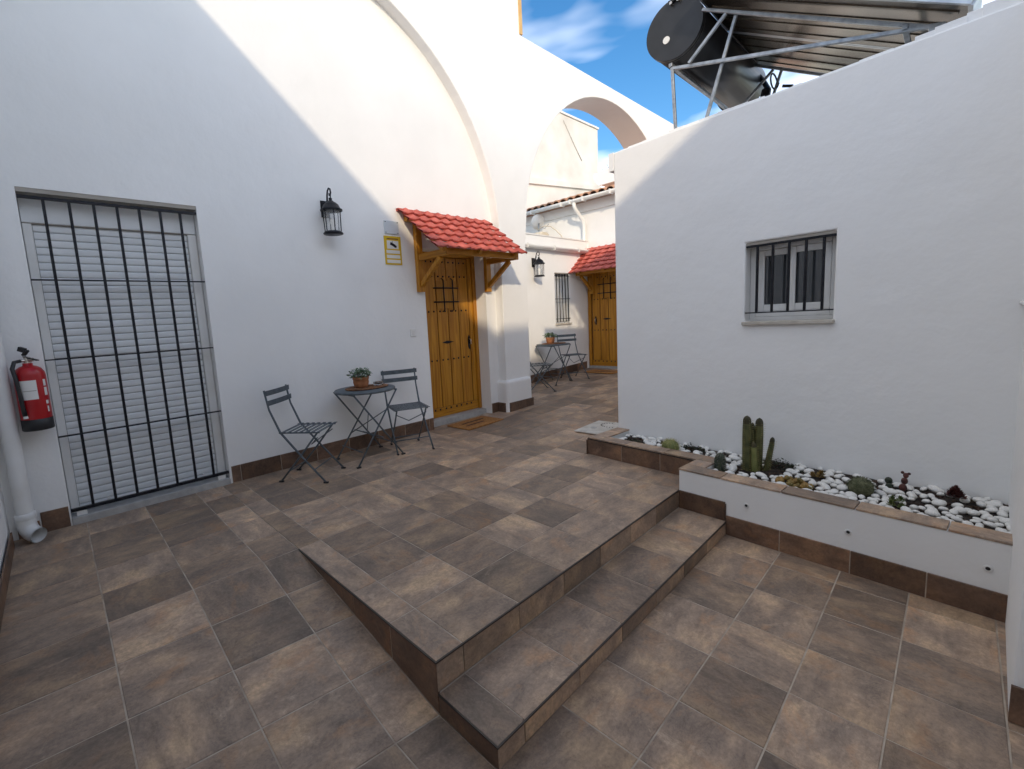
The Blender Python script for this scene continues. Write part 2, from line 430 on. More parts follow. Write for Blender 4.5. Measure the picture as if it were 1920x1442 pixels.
    def slabtile(self, cs, th=0.009, ch=0.002, gap=0.0029, nrm=None):
        """tile with four top corners cs, chamfered rim, shrunk by the joint"""
        cs = [Vector(c) for c in cs]
        n = ((cs[1]-cs[0]).cross(cs[-1]-cs[0])).normalized() if nrm is None else Vector(nrm)
        def inset(pts, d):
            out = []
            k = len(pts)
            for i in range(k):
                p = pts[i]; a = (pts[i-1]-p).normalized(); b = (pts[(i+1) % k]-p).normalized()
                s = max(0.2, a.cross(b).length)
                out.append(p+(a+b)*(d/s))
            return out
        o = inset(cs, gap); t = inset(cs, gap+ch)
        top = [self.bm.verts.new(p) for p in t]
        mid = [self.bm.verts.new(p-n*ch) for p in o]
        bot = [self.bm.verts.new(p-n*th) for p in o]
        self.bm.faces.new(top)
        k = len(cs)
        for i in range(k):
            j = (i+1) % k
            self.bm.faces.new((mid[i], mid[j], top[j], top[i]))
            self.bm.faces.new((bot[i], bot[j], mid[j], mid[i]))
        self.bm.faces.new(bot[::-1])
    def mesh(self, name, material, smooth=None):
        bmesh.ops.recalc_face_normals(self.bm, faces=self.bm.faces[:])
        me = bpy.data.meshes.new(name)
        if smooth is not None:
            for f in self.bm.faces:
                f.smooth = smooth
        self.bm.to_mesh(me); self.bm.free()
        if material is not None:
            me.materials.append(material)
        return me
    def build(self, name, material, parent=None, world=False, smooth=None, loc=None):
        if world and parent is not None:
            inv = base_matrix(parent).inverted()
            bmesh.ops.transform(self.bm, matrix=inv, verts=self.bm.verts[:])
        me = self.mesh(name, material, smooth)
        o = bpy.data.objects.new(name, me)
        col.objects.link(o)
        if parent is not None:
            o.parent = parent
        if loc is not None:
            o.location = loc
        return o

def base_matrix(o):
    m = Matrix.Translation(o.location) @ o.rotation_euler.to_matrix().to_4x4()
    return base_matrix(o.parent) @ m if o.parent else m

def thing(name, label, cat, loc=(0, 0, 0), rz=0.0, group=None):
    o = bpy.data.objects.new(name, None)
    col.objects.link(o)
    o.empty_display_size = 0.1
    o.location = loc; o.rotation_euler = (0, 0, rz)
    o['label'] = label; o['category'] = cat
    if group:
        o['group'] = group
    return o

def tag(o, label, cat, group=None):
    o['label'] = label; o['category'] = cat
    if group:
        o['group'] = group
    return o

def struct(o):
    o['kind'] = 'structure'
    return o

def dup(root, loc, rz, label):
    """a copy of a thing with its parts and sub-parts (mesh data shared)"""
    r = root.copy(); col.objects.link(r)
    r.location = loc; r.rotation_euler = (0, 0, rz); r['label'] = label
    for ch in list(root.children):
        c = ch.copy(); col.objects.link(c); c.parent = r
        for g in list(ch.children):
            d = g.copy(); col.objects.link(d); d.parent = c
    return r

def bevel_mod(o, w, seg=2):
    m = o.modifiers.new('soft_edges', 'BEVEL'); m.width = w; m.segments = seg
    m.limit_method = 'ANGLE'; m.angle_limit = R(40)
    return o

def grid_wall(mb, xs, zs, hole, thick, fn):
    """wall panel with rectangular openings; fn(x, z, d) gives the point at depth d"""
    bm = mb.bm; cache = {}
    def v(i, k, d):
        key = (i, k, d)
        if key not in cache:
            cache[key] = bm.verts.new(fn(xs[i], zs[k], thick*d))
        return cache[key]
    def solid(i, k):
        if i < 0 or k < 0 or i >= len(xs)-1 or k >= len(zs)-1:
            return False
        return not hole((xs[i]+xs[i+1])/2, (zs[k]+zs[k+1])/2)
    for i in range(len(xs)-1):
        for k in range(len(zs)-1):
            if not solid(i, k):
                continue
            bm.faces.new((v(i, k, 0), v(i+1, k, 0), v(i+1, k+1, 0), v(i, k+1, 0)))
            bm.faces.new((v(i, k, 1), v(i, k+1, 1), v(i+1, k+1, 1), v(i+1, k, 1)))
            if not solid(i-1, k): bm.faces.new((v(i, k, 0), v(i, k+1, 0), v(i, k+1, 1), v(i, k, 1)))
            if not solid(i+1, k): bm.faces.new((v(i+1, k, 0), v(i+1, k, 1), v(i+1, k+1, 1), v(i+1, k+1, 0)))
            if not solid(i, k-1): bm.faces.new((v(i, k, 0), v(i, k, 1), v(i+1, k, 1), v(i+1, k, 0)))
            if not solid(i, k+1): bm.faces.new((v(i, k+1, 0), v(i+1, k+1, 0), v(i+1, k+1, 1), v(i, k+1, 1)))

# ------------------------------------------------------------------ places
YL = 4.388        # house wall
YA = 4.250        # arcade front
YW = 5.350        # wall of the far courtyard, parallel
XD = 8.490        # far wall with the second door
XE = -0.365       # end wall beside the camera
LOW = -0.235      # lower floor
SK = -0.0777      # the right-hand house stands 4.5 degrees askew

# ------------------------------------------------------------------ ground and floors
mb = MB(); mb.quad([(-300, -300, -0.62), (300, -300, -0.62), (300, 300, -0.62), (-300, 300, -0.62)])
struct(mb.build('ground', M['earth']))

def frange(a, b, st):
    out = []; x = a
    while x < b-1e-6:
        out.append(x); x += st
    return out

def tiles_on(parent, xs, ys, zf=lambda x, y: 0.0, keep=None, limit=None):
    for i in range(len(xs)-1):
        for j in range(len(ys)-1):
            x0, x1, y0, y1 = xs[i], xs[i+1], ys[j], ys[j+1]
            if keep and not keep((x0+x1)/2, (y0+y1)/2):
                continue
            cx, cy = (x0+x1)/2, (y0+y1)/2
            t = MB()
            cz = zf(cx, cy)
            dz = random.uniform(-0.0006, 0.0006)
            t.slabtile([(x-cx, y-cy, zf(x, y)-cz+dz) for x, y in ((x0, y0), (x1, y0), (x1, y1), (x0, y1))])
            t.build('tile', M['slate'], parent, loc=(cx, cy, cz))

def zl(x, y=0.0): return max(0.0, (x-4.0))*0.0361
GX = [0.97, 1.116] + [1.116+0.362*k for k in range(1, 25)]
GY = [1.345, 1.683, 2.021, 2.36, 2.705, 3.045, 3.385, 3.725, 4.065, 4.385]
# landing: grout bed then tiles
lb = MB()
lb.box((0.972, 1.35, -0.6), (3.62, YL+0.3, -0.0025))
lb.box((3.62, 2.37, -0.6), (4.10, YL+0.3, -0.0025))
xs_ = [4.10, 4.6, 5.0, 6.0, 7.0, XD+0.1]
for xa, xb in zip(xs_, xs_[1:]):
    for ya, yb in ((2.25, YL+0.3), (YL+0.3, YW+0.05)):
        if yb > YL+0.31 and xa < 4.9: continue
        lb.prism([(xa, ya, -0.6), (xb, ya, -0.6), (xb, ya, zl(xb)-0.0025), (xa, ya, zl(xa)-0.0025)], (0, yb-ya, 0))
landing = struct(lb.build('landing_floor', M['grout']))
def keep_landing(x, y):
    if y > YL and x < 5.0: return False
    if x > 3.56 and y < 2.36: return False
    if x > 4.15 and y < 2.25: return False
    return True
gx1 = [x for x in GX if x < 6.2]
tiles_on(landing, gx1, GY, zl, keep=keep_landing)
gx2 = [x for x in GX if x >= gx1[-1]-1e-6 and x < XD+0.3]; gx2[-1] = min(gx2[-1], XD)
tiles_on(landing, gx2, [2.36, 2.705, 3.045, 3.385, 3.725, 4.065, 4.405, 4.745, 5.085, YW-0.004], zl)
tiles_on(landing, [4.96, 5.098, 5.46, 5.822, gx1[-1]], [4.405, 4.745, 5.085, YW-0.004], zl)

# ramp side (left part of the courtyard), falling away from the house wall
def wgt(x): return max(0.30, min(1.0, 0.43+0.57*x/0.97))
def zr(x, y): return LOW*wgt(x)*max(0.0, min(1.0, (2.705-y)/1.36))
RX = [XE, 0.036, 0.398, 0.760, 0.97]
RY = [y for y in (-1.7, -1.362, -1.024, -0.686, -0.347, -0.008, 0.33, 0.669, 1.007)]+GY
rb = MB()
for i in range(len(RX)-1):
    for j in range(len(RY)-1):
        cs = [(RX[i], RY[j]), (RX[i+1], RY[j]), (RX[i+1], RY[j+1]), (RX[i], RY[j+1])]
        rb.quad([(x, y, zr(x, y)-0.0025) for x, y in cs])
bmesh.ops.remove_doubles(rb.bm, verts=rb.bm.verts[:], dist=1e-4)
rb.box((XE, YL-0.003, -0.4), (0.97, YL+0.32, -0.0025))
ramp = struct(rb.build('ramp_floor', M['grout']))
tiles_on(ramp, RX, RY, zr)

# lower floor by the planter
FX = [0.97, 1.35, 1.69, 2.03, 2.37, 2.715, 3.055, 3.40]
FY = [-1.7, -1.4, -1.1, -0.8, -0.5, -0.2, 0.10, 0.39, 0.69, 1.02]
fb = MB(); fb.box((0.97, -1.72, -0.6), (3.45, 1.03, LOW-0.0025))
lowf = struct(fb.build('lower_floor', M['grout']))
tiles_on(lowf, FX, FY, lambda x, y: LOW)

# entrance steps: risers, tread, the tapering side of the landing
H1 = -0.138
steps = thing('entrance_steps', 'two brown tiled steps down from the landing to the lower floor', 'steps', (0.97, 1.345, LOW))
sb = MB(); sb.box((0.980, 1.026, -0.55), (3.36, 1.349, H1-0.0025)); sb.build('step_core', M['grout'], steps, world=True)
JX = [0.97]+[x for x in GX if 1.1 < x < 3.2]+[3.32]
def vtile(parent, cs, th=0.01, name='tile', m='slate_dark', mw=True):
    t = MB()
    c = sum((Vector(p) for p in cs), Vector())/len(cs)
    t.slabtile([Vector(p)-c for p in cs], th=th, ch=0.0015, gap=0.0024)
    inv = base_matrix(parent).inverted()
    o = t.build(name, M[m], parent)
    o.matrix_local = inv @ Matrix.Translation(c)
    return o
for a, b in zip(JX, JX[1:]):
    vtile(steps, [(a, 1.345, H1), (b, 1.345, H1), (b, 1.345, -0.009), (a, 1.345, -0.009)], m='slate')
    vtile(steps, [(a, 1.015, LOW), (b, 1.015, LOW), (b, 1.015, H1-0.009), (a, 1.015, H1-0.009)], m='slate')
    vtile(steps, [(a, 1.015, H1), (b, 1.015, H1), (b, 1.343, H1), (a, 1.343, H1)], m='slate')
# side faces
ys = [1.345, 1.683, 2.021, 2.36, 2.69]
for a, b in zip(ys, ys[1:]):
    z0, z1 = zr(0.97, a), zr(0.97, b)
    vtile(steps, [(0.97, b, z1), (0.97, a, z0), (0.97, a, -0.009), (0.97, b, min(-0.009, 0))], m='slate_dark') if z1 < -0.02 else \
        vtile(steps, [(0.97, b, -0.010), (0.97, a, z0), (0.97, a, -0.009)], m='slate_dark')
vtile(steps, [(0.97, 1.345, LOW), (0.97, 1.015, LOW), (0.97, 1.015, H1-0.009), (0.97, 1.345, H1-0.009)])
tr = MB()  # dark trim strips, also painting in the shadow line under the tile overhang
tr.box((0.966, 1.341, -0.0085), (3.30, 1.349, -0.0015))
tr.box((0.966, 1.349, -0.0085), (0.974, 2.70, -0.0015))
tr.build('edge_trim', M['trim'], steps, world=True)
tr = MB()
tr.box((0.966, 1.011, H1-0.0085), (3.30, 1.019, H1-0.0015))
tr.box((0.966, 1.019, H1-0.0085), (0.974, 1.341, H1-0.0015))
tr.build('edge_trim', M['trim'], steps, world=True)

# ------------------------------------------------------------------ house wall with the gate and door openings
house = thing('house_wall', 'white plastered house wall behind the bistro table and barred door', 'wall', (1.5, YL, 0))
GX0, GX1, GZ0, GZ1 = -0.043, 1.042, 0.02, 2.42
DX0, DX1, DZ1 = 3.40, 4.44, 2.22
hb = MB()
grid_wall(hb, [XE-0.25, GX0, GX1, DX0, DX1, 4.74], [-0.3, GZ0, DZ1, GZ1, 6.4],
          lambda x, z: (GX0 < x < GX1 and GZ0 < z < GZ1) or (DX0 < x < DX1 and z < DZ1), 0.36, lambda x, z, d: Vector((x, YL+d, z)))
hb.build('wall', M['white'], house, world=True)
# grey lintel soffit of the barred opening
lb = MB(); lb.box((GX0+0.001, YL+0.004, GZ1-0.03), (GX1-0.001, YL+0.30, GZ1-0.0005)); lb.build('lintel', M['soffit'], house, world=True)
lb = MB(); lb.box((GX0+0.001, YL-0.012, -0.004), (GX1-0.001, YL+0.33, 0.055), bevel=0.004); lb.build('sill', M['sillgrey'], house, world=True)
SKH = 0.155
def skirt_y(parent, xs, y, z0=0.0, h=SKH):
    b = MB(); b.box((xs[0]+0.002, y-0.0085, z0-0.01), (xs[-1]-0.002, y-0.0005, z0+h-0.003)); b.build('joint_mortar', M['grout'], parent, world=True)
    for a, b in zip(xs, xs[1:]):
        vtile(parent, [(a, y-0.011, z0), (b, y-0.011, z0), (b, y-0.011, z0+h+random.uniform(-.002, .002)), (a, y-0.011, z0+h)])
skirt_y(house, [1.058, 1.135, 1.50, 1.865, 2.23, 2.595, 2.96, 3.325, 3.395], YL)
skirt_y(house, [-0.205, -0.05], YL)
skirt_y(house, [-0.33, -0.21], YL, 0.0, 0.10)
skirt_y(house, [4.445, 4.60], YL)
th = MB(); th.box((3.405, YL+0.10, -0.005), (4.435, YL+0.36, 0.075), bevel=0.004); th.build('threshold', M['sillgrey'], house, world=True)
for a, b in ((3.41, 3.75), (3.75, 4.09), (4.09, 4.435)):
    vtile(house, [(a, YL+0.0, 0.0), (b, YL+0.0, 0.0), (b, YL+0.098, 0.0), (a, YL+0.098, 0.0)], m='slate')

# ------------------------------------------------------------------ arcade
arcade = thing('arcade_wall', 'tall white arcade wall with round arches rising above the wooden door', 'arcade', (4.85, YA, 0))
def arc(cx, cz, r, a0, a1, n=44):
    return [(cx+r*math.cos(a0+(a1-a0)*k/n), cz+r*math.sin(a0+(a1-a0)*k/n)) for k in range(n+1)]
ab = MB()
def arch_column(q, xa, za, xb, zb, levels):
    """front faces between the bottom edge (xa,za)-(xb,zb) and the levels above"""
    lo = ((xa, za), (xb, zb))
    for z in levels:
        hi = ((xa, z), (xb, z))
        q.quad([(lo[0][0], YA, lo[0][1]), (lo[1][0], YA, lo[1][1]), (hi[1][0], YA, hi[1][1]), (hi[0][0], YA, hi[0][1])])
        lo = hi
ZS = 2.41
def spans(x0, x1):
    return arc((x0+x1)/2, ZS, (x1-x0)/2, math.pi, 0)
arch_column(ab, XE-0.9, -0.3, -0.42, -0.3, (ZS, 5.15, 7.2))
for (xa, za), (xb, zb) in zip(spans(-0.42, 4.625), spans(-0.42, 4.625)[1:]): arch_column(ab, xa, za, xb, zb, (5.15, 7.2))
arch_column(ab, 4.625, -0.3, 5.160, -0.3, (ZS, 5.15, 7.2))
arch_column(ab, 5.160, ZS, 5.25, ZS+math.sqrt(2.515**2-(7.675-5.25)**2), (5.15, 7.2))
ar2 = [p_ for p_ in spans(5.160, 10.19) if p_[0] > 5.26]
ar2 = [(5.25, ZS+math.sqrt(2.515**2-(7.675-5.25)**2))]+ar2
for (xa, za), (xb, zb) in zip(ar2, ar2[1:]): arch_column(ab, xa, za, xb, zb, (5.15,))
arch_column(ab, 10.19, -0.3, 10.9, -0.3, (ZS, 5.15))
bmesh.ops.remove_doubles(ab.bm, verts=ab.bm.verts[:], dist=1e-4)
ex_ = bmesh.ops.extrude_face_region(ab.bm, geom=ab.bm.faces[:])
bmesh.ops.translate(ab.bm, vec=(0, 0.50, 0), verts=[g for g in ex_['geom'] if isinstance(g, bmesh.types.BMVert)])
bevel_mod(ab.build('wall', M['white'], arcade, world=True), 0.018, 2)
tb = MB(); tb.box((5.205, YA-0.015, 5.155), (5.262, YA+0.51, 7.2)); tb.build('corner_trim', M['ochre'], arcade, world=True)
# pier base block with rounded shoulder
pb = MB(); pb.box((4.575, 4.197, -0.1), (5.125, YL+0.1, 0.465))
pbo = pb.build('pier_base', M['white'], arcade, world=True); bevel_mod(pbo, 0.045, 4)
for a, b in ((4.625, 4.79), (4.79, 4.965), (4.965, 5.132)):
    vtile(arcade, [(a, 4.186, 0), (b, 4.186, 0), (b, 4.186, SKH), (a, 4.186, SKH)])
vtile(arcade, [(4.565, 4.25, 0), (4.622, 4.186, 0), (4.622, 4.186, SKH), (4.565, 4.25, SKH)])
vtile(arcade, [(4.565, YL-0.012, 0), (4.565, 4.252, 0), (4.565, 4.252, SKH), (4.565, YL-0.012, SKH)])

# ------------------------------------------------------------------ roller shutter door and its grille
shut = thing('roller_shutter', 'closed grey white slatted roller shutter door behind the black bars', 'shutter door', ((GX0+GX1)/2, YL+0.125, 0.055))
YS = YL+0.13
b_ = MB(); b_.box((GX0+0.003, YS-0.03, 2.205), (GX1-0.003, YS+0.05, GZ1-0.032), bevel=0.004); b_.build('shutter_box', M['shutter'], shut, world=True)
b_ = MB(); b_.box((GX0+0.003, YS-0.022, 2.199), (GX1-0.003, YS+0.02, 2.2045)); b_.build('box_seam', M['soffit'], shut, world=True)
for a, b in ((GX0+0.003, 0.012), (0.972, GX1-0.003)):
    b_ = MB(); b_.box((a, YS-0.03, 0.056), (b, YS+0.03, 2.198), bevel=0.005); b_.build('guide_rail', M['pvc'], shut, world=True)
pitch = 0.05355
prof = []
for k in range(6):
    a = -0.5+k/5.0
    prof.append((a*(pitch-0.002), 0.0030*math.cos(math.pi*a)-0.0030))
sm = MB()
top, bot = [], []
for x in (-0.478, 0.478):
    top.append([sm.bm.verts.new((x, -p[1]-0.008, p[0])) for p in prof])
    bot.append([sm.bm.verts.new((x, 0.002, prof[i][0])) for i in (0, -1)])
for k in range(5):
    f = sm.bm.faces.new((top[0][k], top[1][k], top[1][k+1], top[0][k+1])); f.smooth = True
sm.bm.faces.new((bot[0][0], bot[1][0], top[1][0], top[0][0]))
sm.bm.faces.new((bot[0][1], top[0][5], top[1][5], bot[1][1]))
slat_me = sm.mesh('slat', M['shutter'])
n = 40
for k in range(n):
    o = bpy.data.objects.new('slat', slat_me); col.objects.link(o); o.parent = shut
    o.location = (0.492-(GX0+GX1)/2, 0.005, 0.0278+pitch*k)
b_ = MB(); b_.box((0.013, YS+0.004, 0.056), (0.971, YS+0.02, 2.198)); b_.build('backing', M['trim'], shut, world=True)
b_ = MB(); b_.box((GX0-0.1, YL+0.362, -0.1), (GX1+0.1, YL+0.38, 2.6)); b_.build('dark_room', M['dark'], house, world=True)
b_ = MB(); b_.box((DX0-0.1, YL+0.362, -0.1), (DX1+0.1, YL+0.38, 2.4)); b_.build('dark_room', M['dark'], house, world=True)
for x in (0.19, 0.86):
    b_ = MB(); b_.cyl((x, YS-0.03, 0.11), (x, YS, 0.11), 0.011, seg=10); b_.build('stop_knob', M['pvc'], shut, world=True)

gr = thing('door_grille', 'black iron bar grille of seven uprights in front of the roller shutter', 'grille', ((GX0+GX1)/2, YL+0.02, 0.1))
for k in range(7):
    x = 0.09+0.1385*k
    b_ = MB(); b_.box((x-0.009, YL+0.012, 0.108), (x+0.009, YL+0.030, 2.352), bevel=0.002); b_.build('bar', M['iron'], gr, world=True)
for z, h in ((2.362, 0.018), (1.797, 0.009), (1.231, 0.009), (0.667, 0.009), (0.103, 0.022)):
    b_ = MB(); b_.box((GX0+0.002, YL+0.008, z-h/2), (GX1-0.002, YL+0.037, z+h/2)); b_.build('crossbar', M['iron'], gr, world=True)
for x in (0.02, 0.98):
    b_ = MB(); b_.box((x-0.03, YL+0.01, 0.056), (x+0.03, YL+0.04, 0.09)); b_.build('fixing_block', M['paper'], gr, world=True)

# ------------------------------------------------------------------ wooden doors
def make_door(label, loc, rz, handle):
    """leaf 0.86 wide, facing local -Y, origin at the middle of the bottom edge"""
    d = thing('wooden_door', label, 'door', loc, rz, 'studded plank doors')
    W, H = 0.425, 2.09
    b = MB()
    b.box((-W, 0.004, 0.0), (W, 0.045, H)); b.build('leaf_core', M['groove'], d)
    for k in range(4):
        x0 = -W+0.02+k*0.188
        b = MB(); b.box((x0+0.006, -0.012, 0.125), (x0+0.182, 0.004, H-0.004), bevel=0.004); b.build('plank', M['wood'], d)
    b = MB(); b.box((-W, -0.015, 0.0), (W, 0.004, 0.12), bevel=0.004); b.build('bottom_rail', M['woodx'], d)
    b = MB(); b.box((-W+0.78, -0.016, 0.125), (W, 0.004, H), bevel=0.004); b.build('stile', M['wood'], d)
    for x0, x1 in ((W+0.002, W+0.062), (-W-0.062, -W-0.002)):
        b = MB(); b.box((x0, -0.045, 0.0), (x1, 0.05, H+0.06), bevel=0.006); b.build('frame', M['wood'], d)
    b = MB(); b.box((-W-0.002, -0.045, H+0.002), (W+0.002, 0.05, H+0.06), bevel=0.006); b.build('frame', M['woodx'], d)
    s = MB()
    for z in (0.10, 0.755, 1.395, 1.845, 2.03):
        for k in range(4):
            for q in (0.052, 0.136):
                x = -W+0.02+k*0.188+q
                s.lathe([(0.0135, -0.0005), (0.0125, 0.004), (0.007, 0.009), (0, 0.0105)], (0, 0, 0), 8)
                vs = s.bm.verts[-25:]
                bmesh.ops.transform(s.bm, matrix=Matrix.Translation((x, -0.0125 if z > 0.12 else -0.0155, z)) @ Matrix.Rotation(R(90), 4, 'X'), verts=vs)
    st = s.build('stud', M['iron'], d); st['kind'] = 'stuff'
    # little grille
    b = MB(); b.box((-0.215, -0.022, 1.43), (0.145, -0.011, 1.79), bevel=0.003); b.build('peep_hatch', M['wood'], d)
    for x in (-0.113, 0.045):
        b = MB(); b.tube([(x, -0.014, 1.39), (x, -0.05, 1.41), (x, -0.05, 1.80), (x, -0.014, 1.82)], 0.0085, 6); b.build('grille_bar', M['iron'], d)
    for z in (1.695, 1.515):
        b = MB(); b.tube([(-0.255, -0.014, z), (-0.25, -0.042, z), (0.145, -0.042, z), (0.15, -0.014, z)], 0.0085, 6); b.build('grille_bar', M['iron'], d)
    b = MB(); b.prism([(-0.165, -0.018, 0.985), (-0.09, -0.018, 0.967), (-0.06, -0.018, 0.967), (0.045, -0.018, 0.985), (-0.06, -0.018, 1.003), (-0.09, -0.018, 1.003)], (0, 0.007, 0)); b.build('letter_plate', M['iron'], d)
    hx = 0.318*handle
    b = MB()
    b.prism([(hx+0.022*math.cos(t*math.pi/8), -0.021, 0.955+0.097*math.sin(t*math.pi/8)) for t in range(16)], (0, 0.006, 0))
    h = b.build('handle_plate', M['iron'], d)
    b = MB(); b.tube([(hx, -0.02, 0.92), (hx, -0.055, 0.935), (hx, -0.055, 0.99), (hx, -0.02, 1.005)], 0.008, 6); b.build('handle', M['chrome'], h)
    return d
make_door('honey wooden studded door left of the white pier', (3.965, YL+0.235, 0.076), 0.0, 1)
make_door('honey wooden studded door at the far end of the passage', (XD+0.02, 4.855, zl(XD)+0.045), R(-90), -1)

# ------------------------------------------------------------------ tiled door canopies
def make_canopy(label, loc, rz, posts):
    c = thing('door_canopy', label, 'canopy', loc, rz, 'red tiled canopies over the doors')
    W, D, DZ = 1.44, 0.675, 0.535
    ncol, nrow = 9, 6
    sl = Vector((0, -D, -DZ)); ln = sl.length; sd_ = sl.normalized(); nr = Vector((1, 0, 0)).cross(sd_)
    if nr.z < 0: nr = -nr
    cw, rh = W/ncol, ln/nrow
    t = MB()
    k = 7
    def w(u): return 0.012*math.cos(2*math.pi*(u+0.18))+0.005*math.cos(4*math.pi*(u+0.2))
    rows = []
    for (s, lift) in ((0.0, 0.000), (rh+0.010, 0.027)):
        rows.append([t.bm.verts.new(Vector((cw*(i/(k-1)-0.5), 0, 0))+sd_*(s+(0.010*math.cos(2*math.pi*(i/(k-1)+0.18)) if s > 0 else 0))+nr*(w(i/(k-1))+lift)) for i in range(k)])
    rows.append([t.bm.verts.new(v.co-nr*0.020-sd_*0.006) for v in rows[1]])
    rows.append([t.bm.verts.new(v.co-nr*0.008+sd_*0.0) for v in rows[0]])
    for a, b in ((0, 1), (1, 2), (2, 3)):
        for i in range(k-1):
            f = t.bm.faces.new((rows[a][i], rows[a][i+1], rows[b][i+1], rows[b][i])); f.smooth = (a != 1)
    me = t.mesh('tile', M['red'])
    for r in range(nrow):
        for q in range(ncol):
            o = bpy.data.objects.new('tile', me); col.objects.link(o); o.parent = c
            o.location = Vector((-W/2+cw*(q+0.5), 0, 0))+sd_*(rh*r)+nr*0.014
    # boards under the tiles, gable edges, top flashing
    for x in (-W/2+0.17, 0.0, W/2-0.10):
        b = MB(); b.bar((x, -0.02, -0.055), Vector((x, -0.02, -0.055))+sd_*(ln-0.10), 0.055, 0.055, (0, 0, 1), 0.004); b.build('rafter', M['woody'], c)
    b = MB(); b.bar(Vector((-W/2+0.01, -0.01, -0.012)), Vector((W/2-0.01, -0.01, -0.012)), 0.06, 0.03); b.build('ridge_board', M['red'], c)
    b = MB(); b.box((-W/2+0.10, -0.085, -0.135), (W/2-0.03, -0.005, -0.065), bevel=0.004); b.build('wall_beam', M['woodx'], c)
    ye, ze = -D+0.14, -DZ+0.045
    b = MB(); b.box((posts[0]+0.02, ye-0.03, ze-0.075), (posts[1]+0.02, ye+0.03, ze-0.005), bevel=0.004); b.build('front_beam', M['woodx'], c)
    for x in posts:
        b = MB(); b.box((x-0.043, -0.06, -0.935), (x+0.043, -0.003, -0.14), bevel=0.004); br = b.build('bracket', M['wood'], c)
        b = MB(); b.box((x-0.03, ye-0.035, ze-0.085), (x+0.03, -0.061, ze-0.01), bevel=0.004); b.build('arm', M['woody'], br)
        b = MB(); b.bar((x, -0.062, -0.855), (x, ye+0.10, ze-0.09), 0.05, 0.055, (0, 0, 1), 0.004); b.build('brace', M['wood'], br)
    return c
make_canopy('red tiled wooden canopy over the door by the pier', (3.775, YL, 2.636), 0.0, (-0.455, 0.685))
make_canopy('red tiled wooden canopy over the far door', (XD, 4.63, 2.66), R(-90), (-0.60, 0.62))

# ------------------------------------------------------------------ lanterns
def make_lantern(label, loc, rz):
    l = thing('wall_lantern', label, 'lantern', loc, rz, 'black iron wall lanterns')
    b = MB(); b.box((-0.05, -0.012, -0.11), (0.05, -0.001, 0.07), bevel=0.004); b.box((-0.035, -0.03, -0.09), (0.035, -0.012, 0.05), bevel=0.006); b.build('back_plate', M['iron'], l)
    cy = -0.15
    pts = [(0, -0.03, 0.0), (0, -0.055, 0.06), (0, -0.075, 0.12)]
    for k in range(9):
        a = math.pi-k*math.pi/8
        pts.append((0, -0.115+0.04*math.cos(a)*-1*-1, 0.135+0.045*math.sin(a)))
    pts += [(0, cy+0.066, 0.10), (0, cy, 0.07)]
    pts2 = [(0, -0.03, -0.02), (0, -0.07, 0.03), (0, -0.082, 0.11), (0, -0.10, 0.155), (0, -0.13, 0.175), (0, -0.16, 0.16), (0, -0.168, 0.12), (0, -0.15, 0.09), (0, -0.128, 0.10), (0, -0.132, 0.125)]
    b = MB(); b.tube(pts2, [0.010, 0.011, 0.010, 0.009, 0.009, 0.009, 0.009, 0.007, 0.006, 0.006], 8); b.cyl((0, cy-0.012, 0.12), (0, cy, 0.05), 0.007, seg=8); b.build('arm', M['iron'], l)
    b = MB(); b.lathe([(0, 0.075), (0.014, 0.07), (0.02, 0.058), (0.014, 0.045), (0.03, 0.038), (0.034, 0.030), (0.05, 0.022), (0.082, -0.005), (0.100, -0.045), (0.118, -0.052), (0.118, -0.066), (0.10, -0.066), (0.09, -0.05), (0, -0.02)], (0, cy, 0), 16); b.build('lamp_roof', M['iron'], l)
    rt_, rb_, zt, zb = 0.094, 0.088, -0.066, -0.285
    b = MB(); b.lathe([(0, zb-0.028), (0.104, zb-0.028), (0.108, zb-0.018), (0.096, zb-0.008), (0.092, zb), (0, zb)], (0, cy, 0), 16); b.build('lamp_base', M['iron'], l)
    b = MB()
    for k in range(6):
        a = k*math.pi/3+0.3
        b.bar((rt_*math.cos(a), cy+rt_*math.sin(a), zt), (rb_*math.cos(a), cy+rb_*math.sin(a), zb), 0.008, 0.008)
    b.build('cage_bars', M['iron'], l)
    for k in range(6):
        a0, a1 = k*math.pi/3+0.3, (k+1)*math.pi/3+0.3
        b = MB(); b.quad([((rt_-0.004)*math.cos(a0), cy+(rt_-0.004)*math.sin(a0), zt), ((rt_-0.004)*math.cos(a1), cy+(rt_-0.004)*math.sin(a1), zt), ((rb_-0.004)*math.cos(a1), cy+(rb_-0.004)*math.sin(a1), zb), ((rb_-0.004)*math.cos(a0), cy+(rb_-0.004)*math.sin(a0), zb)])
        b.build('pane', M['lampglass'], l)
    b = MB(); b.cyl((0, cy, zb), (0, cy, zb+0.06), 0.016, seg=10); b.lathe([(0.014, 0.06), (0.024, 0.09), (0.02, 0.13), (0, 0.15)], (0, cy, zb), 12); b.build('bulb', M['bulb'], l)
    return l
lan = make_lantern('black wall lantern on the house wall left of the near canopy', (2.20, YL, 2.545), 0.0)
lan.scale = (0.91, 0.91, 0.91)
dup(lan, (6.69, YW, 2.327), 0.0, 'black wall lantern beside the small barred window in the far passage')

